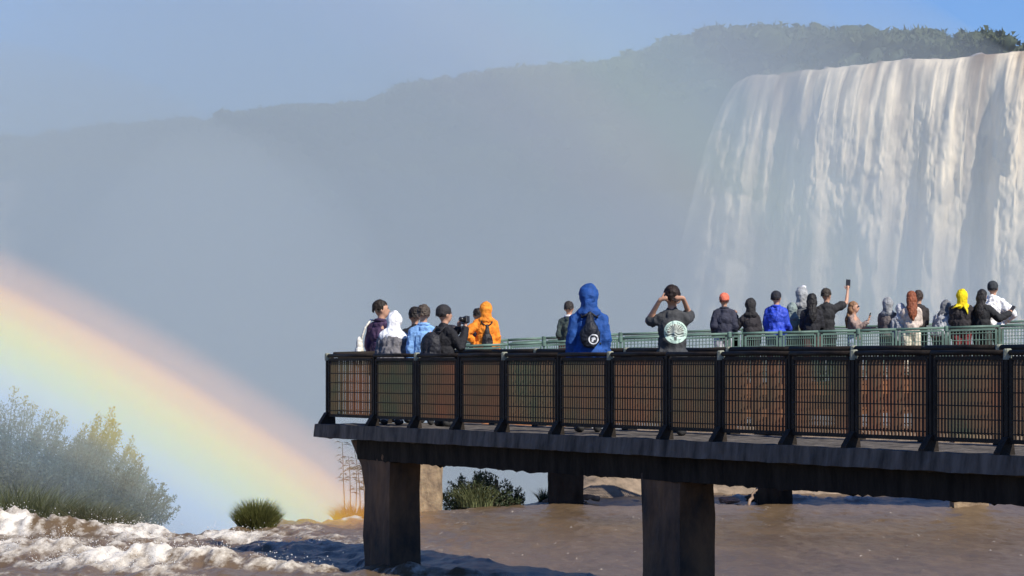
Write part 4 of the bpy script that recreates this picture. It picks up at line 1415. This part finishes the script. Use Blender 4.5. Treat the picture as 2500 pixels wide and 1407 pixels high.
# cream bag hanging off the purple shoulder
r0 = empty('shoulder_bag', p_purple['M'] @ Vector((-0.24, -0.08, 0.98)))
tag(r0, 'cream cloth bag hanging from the shoulder of the purple jacket', 'bag', 'bags worn by sightseers')
def pl_(q): return p_purple['M'] @ Vector(q) - r0.location
mb = MB()
mb.tube([pl_((-0.11, 0.04, 1.50)), pl_((-0.15, -0.04, 1.51)), pl_((-0.21, -0.10, 1.40)), pl_((-0.27, -0.12, 1.22)), pl_((-0.30, -0.10, 1.06))], [0.022, 0.024, 0.024, 0.028, 0.03], 8, True, 0.6)
mb.build('strap', cloth((0.75, 0.72, 0.62)), r0, True)
me = remeshed([('e', pl_((-0.31, -0.10, 0.98)), (0.07, 0.10, 0.17)), ('e', pl_((-0.30, -0.11, 1.14)), (0.045, 0.06, 0.13))], 0.014, 0.012, 14, 4, 1)
me.materials.clear()
link('bag', me, cloth((0.78, 0.75, 0.65)), r0, True)

hand_thing(p_cam, 1, 'camera', 'black camera raised by the person in the black beanie', 'camera', (0.02, 0.02, 0.02), (0.12, 0.06, 0.09), True, True)
backpack(p_cam, 'bulky black backpack worn beside the light blue shirt', (0.022, 0.022, 0.027), 1.16, 0.24, 0.19, 0.13, -0.24, seed=8)
rb, bag, o0 = backpack(p_blue, 'small black drawstring bag with round white emblem on the blue jacket', (0.012, 0.015, 0.024), 1.24, 0.22, 0.125, 0.055, -0.215, True, seed=9)
def emblem(r, a):
    if r > 0.80: return (0.78, 0.80, 0.82)
    if r > 0.66: return (0.02, 0.02, 0.03)
    x, z = r * math.cos(a), r * math.sin(a)
    fig = (x * 1.1 + 0.02) ** 2 + ((z - 0.16) * 1.25) ** 2 < 0.15 or (abs(x + 0.12 - z * 0.2) < 0.17 and -0.50 < z < 0.1) or (x > 0 and x < 0.42 and abs(z + 0.02 - x * 0.2) < 0.11)
    return (0.82, 0.84, 0.86) if fig else (0.03, 0.035, 0.045)
disc_print('emblem', rb, bag, (0.035, 0, 0.115), 0.062, emblem, nr=16, na=64)
def crest(r, a):
    green = (0.50, 0.66, 0.56)
    dark = (0.07, 0.085, 0.08)
    x, z = r * math.cos(a), r * math.sin(a)
    if r > 0.93: return green
    if r > 0.72:
        if z > -0.25:   # worn lettering round the upper edge
            return dark if (math.sin(a * 34) > 0.25 and 0.77 < r < 0.88) else green
        return dark if (0.74 < r < 0.80 and math.sin(a * 11) > 0) else green
    if z > -0.02 and (x ** 2 + (z + 0.02) ** 2) ** 0.5 > 0.20:
        return (0.60, 0.70, 0.60) if math.sin(a * 22) > 0.05 else (0.10, 0.07, 0.065)
    if z > -0.02: return (0.62, 0.66, 0.58)
    if z > -0.42: return (0.60, 0.68, 0.60) if math.sin(z * 26 + 5 * x + 2 * math.sin(7 * x)) > -0.2 else dark
    return green if abs(x) > 0.12 else dark
disc_print('print', p_tee['top'], p_tee['top'], (0.045, 0, 1.235), 0.135, crest, nr=40, na=140)
p_tee['top']['label'] = 'charcoal shirt with a round pale green sunrise print on its back'

# --- on the far footbridge
G = (0.13, 0.135, 0.14)
p_or = mk_far('person in a bright orange hooded jacket leaning on the railing', 1186, 736, 0.55, yaw=R(10), top=(0.86, 0.25, 0.025), legs=(0.55, 0.25, 0.12), arms=('akimbo', 'down'), head='hood', headcol=(0.88, 0.27, 0.03), bulk=0.05, width=1.15, fold=0.014, hip_bulk=0.03, seed=10)
backpack(p_or, 'slim black bag on the back of the orange jacket', (0.02, 0.018, 0.02), 1.10, 0.25, 0.10, 0.06, -0.20, True, seed=11)
p_pt = mk_far('person with dark hair pointing out past the orange jacket', 1166, 753, 1.35, yaw=R(15), top=(0.03, 0.03, 0.04), arms=('point', 'down'), seed=12)
p_gr = mk_far('person in a dark green top with white collar and red trousers', 1389, 736, 0.7, yaw=R(-15), top=(0.05, 0.068, 0.062), legs=(0.38, 0.05, 0.05), arms=('pocket', 'pocket'), head='hair', hair=(0.035, 0.03, 0.028), collar=(0.75, 0.75, 0.75), seed=13, bulk=0.03)
p_nv = mk_far('person in a navy jacket with a coral beanie', 1768, 716, 0.6, yaw=R(0), top=(0.034, 0.036, 0.056), legs=(0.5, 0.5, 0.55), arms=('pocket', 'pocket'), head='beanie', headcol=(0.80, 0.19, 0.11), bulk=0.05, collar=(0.03, 0.032, 0.045), width=1.08, seed=14)
p_bk = mk_far('person in a black hood holding a phone up beside the coral beanie', 1832, 727, 0.55, yaw=R(8), top=(0.030, 0.027, 0.030), legs=(0.02, 0.02, 0.025), arms=('phone', 'down'), head='hood', headcol=(0.028, 0.027, 0.028), bulk=0.035, seed=15, arm_over={-1: ((0.33, 0.10, 1.18), (0.30, 0.28, 1.42), (0, 0.2, 1))})
p_bl = mk_far('person in a royal blue jacket with a black beanie', 1895, 711, 0.5, yaw=R(-25), top=(0.035, 0.075, 0.52), legs=(0.04, 0.06, 0.13), arms=('down', 'rail'), head='beanie', headcol=(0.02, 0.022, 0.03), bulk=0.055, fold=0.018, hip_bulk=0.03, seed=16, gloss=0.55, collar=(0.035, 0.075, 0.5))
p_ol = mk_far('person in a pale olive hooded jacket beside the royal blue jacket', 1934, 738, 0.95, yaw=R(-10), top=(0.20, 0.24, 0.19), legs=(0.16, 0.18, 0.12), arms=('rail', 'rail'), head='hood', headcol=(0.24, 0.30, 0.28), bulk=0.03, seed=17, hip_bulk=0.02)
p_gh = mk_far('person in a grey hood with a white cap on top', 1957, 699, 1.45, yaw=R(10), top=(0.10, 0.11, 0.12), arms=('rail', 'rail'), head='hood', headcol=(0.34, 0.35, 0.35), bulk=0.03, seed=18)
mb = MB()
mb.ell(p_gh['hd']((0.03, -0.02, 1.775)), (0.055, 0.06, 0.035), 10, 6)
mb.build('hat', cloth((0.8, 0.8, 0.8)), p_gh['root'], True)
p_lh = mk_far('person with long black hair in dark clothes beside the raised phone', 1982, 717, 0.55, yaw=R(-6), top=(0.022, 0.022, 0.026), legs=(0.10, 0.03, 0.03), arms=('rail', 'rail'), head='hair', hair=(0.017, 0.016, 0.016), long_hair=True, bulk=0.035, width=1.08, seed=19)
p_ra = mk_far('person in a black t-shirt stretching one bare arm up with a phone', 2018, 704, 0.75, yaw=R(2), hyaw=R(-35), top=(0.024, 0.024, 0.026), legs=(0.03, 0.03, 0.035), arms=('down', 'raise'), head='hair', hair=(0.035, 0.028, 0.022), sleeve='short', bulk=0.035, seed=20)
hand_thing(p_ra, 1, 'phone', 'black phone held high above the black t-shirt', 'phone', (0.012, 0.012, 0.013), (0.085, 0.014, 0.165))
p_ss = mk_far('person with light brown hair in a patterned top facing back with a white phone', 2084, 736, 1.0, yaw=R(-118), hyaw=R(10), top=(0.30, 0.22, 0.19), legs=(0.35, 0.42, 0.55), arms=('down', 'down'), head='hair', hair=(0.24, 0.13, 0.07), long_hair=True, bulk=0.02, seed=21, arm_over={1: ((0.24, 0.18, 1.16), (0.18, 0.40, 1.33), (0, 0.3, 1)), -1: ((0.26, 0.16, 1.16), (0.12, 0.36, 1.16), (0.1, 0.8, 0.3))})
hand_thing(p_ss, 1, 'phone', 'white phone held out by the person in the patterned top', 'phone', (0.75, 0.78, 0.76), (0.08, 0.012, 0.155))
mb = MB()
for s_ in (-1, 1):
    mb.ell(p_ss['hd']((0.032 * s_, 0.108, 1.668)), (0.028, 0.008, 0.022), 8, 6, p_ss['RH'])
mb.build('sunglasses', mat('dark_lens', (0.01, 0.01, 0.012), 0.1), p_ss['root'], True)
p_br = mk_far('person in a brown grey jacket with a pale grey hood', 2168, 725, 0.7, yaw=R(-20), top=(0.135, 0.115, 0.11), legs=(0.05, 0.06, 0.09), arms=('rail', 'rail'), head='hood', headcol=(0.28, 0.29, 0.30), bulk=0.04, hip_bulk=0.02, seed=22)
p_lg = mk_far('short person in a light grey jacket beside the red haired person', 2198, 740, 0.55, yaw=R(5), top=(0.33, 0.34, 0.36), legs=(0.04, 0.04, 0.05), arms=('rail', 'rail'), head='hood', headcol=(0.55, 0.55, 0.56), bulk=0.04, fold=0.018, seed=23)
p_rd = mk_far('person with long red hair in a cream outfit', 2225, 711, 0.42, yaw=R(0), top=(0.62, 0.52, 0.44), legs=(0.78, 0.72, 0.58), arms=('rail', 'rail'), head='hair', hair=(0.24, 0.075, 0.035), long_hair=True, bulk=0.025, seed=24)
p_dk = mk_far('person in a dark jacket standing close behind the red haired person', 2243, 709, 1.1, yaw=R(15), hyaw=R(-30), top=(0.035, 0.03, 0.03), arms=('rail', 'rail'), head='hair', hair=(0.05, 0.035, 0.028), bulk=0.03, seed=25)
p_si = mk_far('person bowed forward in a crumpled silver grey jacket', 2296, 726, 0.6, yaw=R(-35), lean=R(22), top=(0.36, 0.37, 0.39), legs=(0.06, 0.06, 0.065), arms=('rail', 'rail'), head='hood', headcol=(0.16, 0.165, 0.17), bulk=0.055, fold=0.03, hip_bulk=0.03, seed=26, gloss=0.35)
p_ye = mk_far('person with a bright yellow hood over dark clothes', 2348, 705, 0.5, yaw=R(4), top=(0.032, 0.028, 0.030), legs=(0.16, 0.03, 0.035), arms=('rail', 'rail'), head='hood', headcol=(0.90, 0.62, 0.010), bulk=0.05, fold=0.018, width=1.1, seed=27)
mb = MB()   # loose ends of the yellow hood
u_ = p_ye['up']
mb.tube([u_((-0.06, -0.14, 1.47)), u_((-0.16, -0.15, 1.45)), u_((-0.25, -0.12, 1.41))], [0.045, 0.05, 0.02], 8, True, 0.4)
mb.tube([u_((0.03, -0.15, 1.47)), u_((0.07, -0.19, 1.38)), u_((0.09, -0.19, 1.29))], [0.05, 0.04, 0.012], 8, True, 0.4)
mb.build('scarf_end', cloth((0.90, 0.66, 0.03)), p_ye['root'], True)
p_wp = mk_far('tall person in a loose white poncho with a black cap', 2424, 687, 1.0, yaw=R(-20), top=(0.82, 0.82, 0.82), legs=(0.10, 0.13, 0.10), arms=('akimbo', 'akimbo'), head='cap', headcol=(0.04, 0.045, 0.05), bulk=0.05, fold=0.022, hip_bulk=0.02, width=1.08, seed=28, collar=(0.8, 0.8, 0.8))
p_bb = mk_far('person with black hair in a black coat aiming a phone beside the white poncho', 2398, 707, 0.5, yaw=R(-30), top=(0.022, 0.023, 0.025), legs=(0.05, 0.055, 0.05), arms=('down', 'out'), head='hair', hair=(0.022, 0.02, 0.021), long_hair=True, bulk=0.05, seed=29)
hand_thing(p_bb, 1, 'phone', 'dark phone pointed past the white poncho', 'phone', (0.03, 0.03, 0.032), (0.08, 0.012, 0.155))

# ------------------------------------------------------------------ spray over the gorge and the bow of light in it
def volume_mat(name, color, density, aniso=0.0):
    m = bpy.data.materials.new(name)
    m.use_nodes = True
    N, L = m.node_tree.nodes, m.node_tree.links
    N.remove(N['Principled BSDF'])
    v = N.new('ShaderNodeVolumePrincipled')
    v.inputs['Color'].default_value = (*color, 1)
    v.inputs['Density'].default_value = density
    v.inputs['Anisotropy'].default_value = aniso
    L.new(v.outputs['Volume'], N['Material Output'].inputs['Volume'])
    return m

def mist(label, c, r, density, color=(0.88, 0.955, 0.93), aniso=0.50):
    mb = MB()
    mb.ell((0, 0, 0), r, 48, 28)
    me = mb.mesh('mist')
    bm = bmesh.new()
    bm.from_mesh(me)
    n0 = [f.normal.copy() for f in bm.faces]
    bmesh.ops.recalc_face_normals(bm, faces=bm.faces[:])
    bm.to_mesh(me)
    bm.free()
    o = link('mist', me, volume_mat('spray', color, density, aniso), None, True)
    o.location = c
    return tag(o, label, 'mist', kind='stuff')

def px_c(px, d, z):
    return ((px - 1250) / F * d, d, EYE + z)
mist('broad bank of spray filling the gorge', px_c(200, 275, -8), (100, 170, 52), 0.0044, aniso=0.28)
mist('spray rising at the foot of the broad waterfall', px_c(2050, 235, -28), (66, 95, 42), 0.0050)
mist('thin veil of spray before the broad waterfall', px_c(1950, 270, 2), (48, 55, 42), 0.0025)
mist('wide soft spray before the dark cliff', px_c(900, 300, -12), (58, 115, 68), 0.0026)
mist('inner part of the spray before the dark cliff', px_c(760, 290, -14), (40, 90, 58), 0.0026)
mist('pale leaning plume left of the middle of the gorge', px_c(560, 180, -12), (13, 30, 26), 0.0050, aniso=0.1)
mist('pale plume of spray above the far left falls', px_c(-100, 330, -10), (50, 120, 44), 0.0070, aniso=0.30)
mist('low spray drifting up over the brink', px_c(500, 95, -9), (46, 34, 15), 0.009)

def rainbow(label, centre, radius, inner, outer, y0, y1, phi0, phi1, density, stops, aniso=-0.4):
    """a cone of lit drops: colour follows the angle from the axis of the bow"""
    cx, cz, R0 = centre[0], centre[1], radius / F      # axis of the bow and its radius, per metre of distance
    rad = np.linspace(R0 - inner / F, R0 + outer / F, 8)
    phi = np.linspace(R(phi0), R(phi1), 40)
    V = []
    for y in (y0, y1):
        for r in rad:
            for a in phi:
                V.append(((cx + r * math.cos(a)) * y, y, (cz + r * math.sin(a)) * y))
    V = np.array(V)
    nr, na = len(rad), len(phi)
    idx = lambda k, i, j: k * nr * na + i * na + j
    Fq = []
    for i in range(nr - 1):
        for j in range(na - 1):
            Fq.append((idx(0, i, j), idx(0, i, j + 1), idx(0, i + 1, j + 1), idx(0, i + 1, j)))
            Fq.append((idx(1, i, j), idx(1, i + 1, j), idx(1, i + 1, j + 1), idx(1, i, j + 1)))
    for i in range(nr - 1):
        Fq.append((idx(0, i, 0), idx(0, i + 1, 0), idx(1, i + 1, 0), idx(1, i, 0)))
        Fq.append((idx(0, i, na - 1), idx(1, i, na - 1), idx(1, i + 1, na - 1), idx(0, i + 1, na - 1)))
    for j in range(na - 1):
        Fq.append((idx(0, 0, j), idx(1, 0, j), idx(1, 0, j + 1), idx(0, 0, j + 1)))
        Fq.append((idx(0, nr - 1, j), idx(0, nr - 1, j + 1), idx(1, nr - 1, j + 1), idx(1, nr - 1, j)))
    me = np_mesh('rainbow', V, np.array(Fq))
    bm = bmesh.new()
    bm.from_mesh(me)
    bmesh.ops.recalc_face_normals(bm, faces=bm.faces[:])
    bm.to_mesh(me)
    bm.free()
    m = bpy.data.materials.new('bow_spray')
    m.use_nodes = True
    N, L = m.node_tree.nodes, m.node_tree.links
    N.remove(N['Principled BSDF'])
    tc = N.new('ShaderNodeTexCoord')
    sp = N.new('ShaderNodeSeparateXYZ')
    L.new(tc.outputs['Object'], sp.inputs[0])
    def math_(op, a, b=None):
        n = N.new('ShaderNodeMath')
        n.operation = op
        for k, q in enumerate((a, b)):
            if q is None: continue
            if isinstance(q, (int, float)):
                n.inputs[k].default_value = q
            else:
                L.new(q, n.inputs[k])
        return n.outputs[0]
    X = math_('SUBTRACT', math_('DIVIDE', sp.outputs[0], sp.outputs[1]), cx)
    Z = math_('SUBTRACT', math_('DIVIDE', sp.outputs[2], sp.outputs[1]), cz)
    rr_ = math_('SQRT', math_('ADD', math_('MULTIPLY', X, X), math_('MULTIPLY', Z, Z)))
    # position across the bow, 0 inside, 1 outside
    t = math_('DIVIDE', math_('SUBTRACT', rr_, R0 - inner / F), (inner + outer) / F)
    rp = N.new('ShaderNodeValToRGB')
    cr = rp.color_ramp
    cr.interpolation = 'EASE'
    cr.elements[0].position, cr.elements[1].position = 0.0, 1.0
    cr.elements[0].color, cr.elements[1].color = (*stops[0][1], 1), (*stops[-1][1], 1)
    for (p_, c_) in stops[1:-1]:
        cr.elements.new(p_).color = (*c_, 1)
    L.new(t, rp.inputs['Fac'])
    vsn = N.new('ShaderNodeVolumeScatter')
    vsn.inputs['Density'].default_value = density
    vsn.inputs['Anisotropy'].default_value = aniso
    L.new(rp.outputs['Color'], vsn.inputs['Color'])
    L.new(vsn.outputs[0], N['Material Output'].inputs['Volume'])
    o = link('rainbow', me, m)
    o.location = (0, 0, EYE)
    tag(o, label, 'rainbow', kind='stuff')
rainbow('bright rainbow slanting down through the spray at the brink', (-0.449, -0.591), 4972, 760, 190, 49.9, 58.0, 40, 86, 0.52,
        [(0.0, (0.03, 0.035, 0.035)), (0.28, (0.08, 0.09, 0.085)), (0.42, (0.15, 0.17, 0.16)), (0.54, (0.27, 0.30, 0.27)), (0.62, (0.52, 0.46, 0.31)), (0.68, (0.92, 0.60, 0.19)), (0.73, (1.0, 0.53, 0.09)), (0.79, (1.0, 0.38, 0.04)), (0.85, (0.56, 0.19, 0.03)), (0.91, (0.13, 0.06, 0.022)), (1.0, (0, 0, 0))])
rainbow('faint secondary rainbow across the broad waterfall', (-0.332, -0.378), 4450, 330, 330, 150, 190, 22, 78, 0.0065,
        [(0.0, (0, 0, 0)), (0.16, (0.16, 0.04, 0.06)), (0.36, (0.42, 0.34, 0.06)), (0.52, (0.28, 0.50, 0.14)), (0.70, (0.12, 0.34, 0.30)), (0.86, (0.06, 0.08, 0.20)), (1.0, (0, 0, 0))])
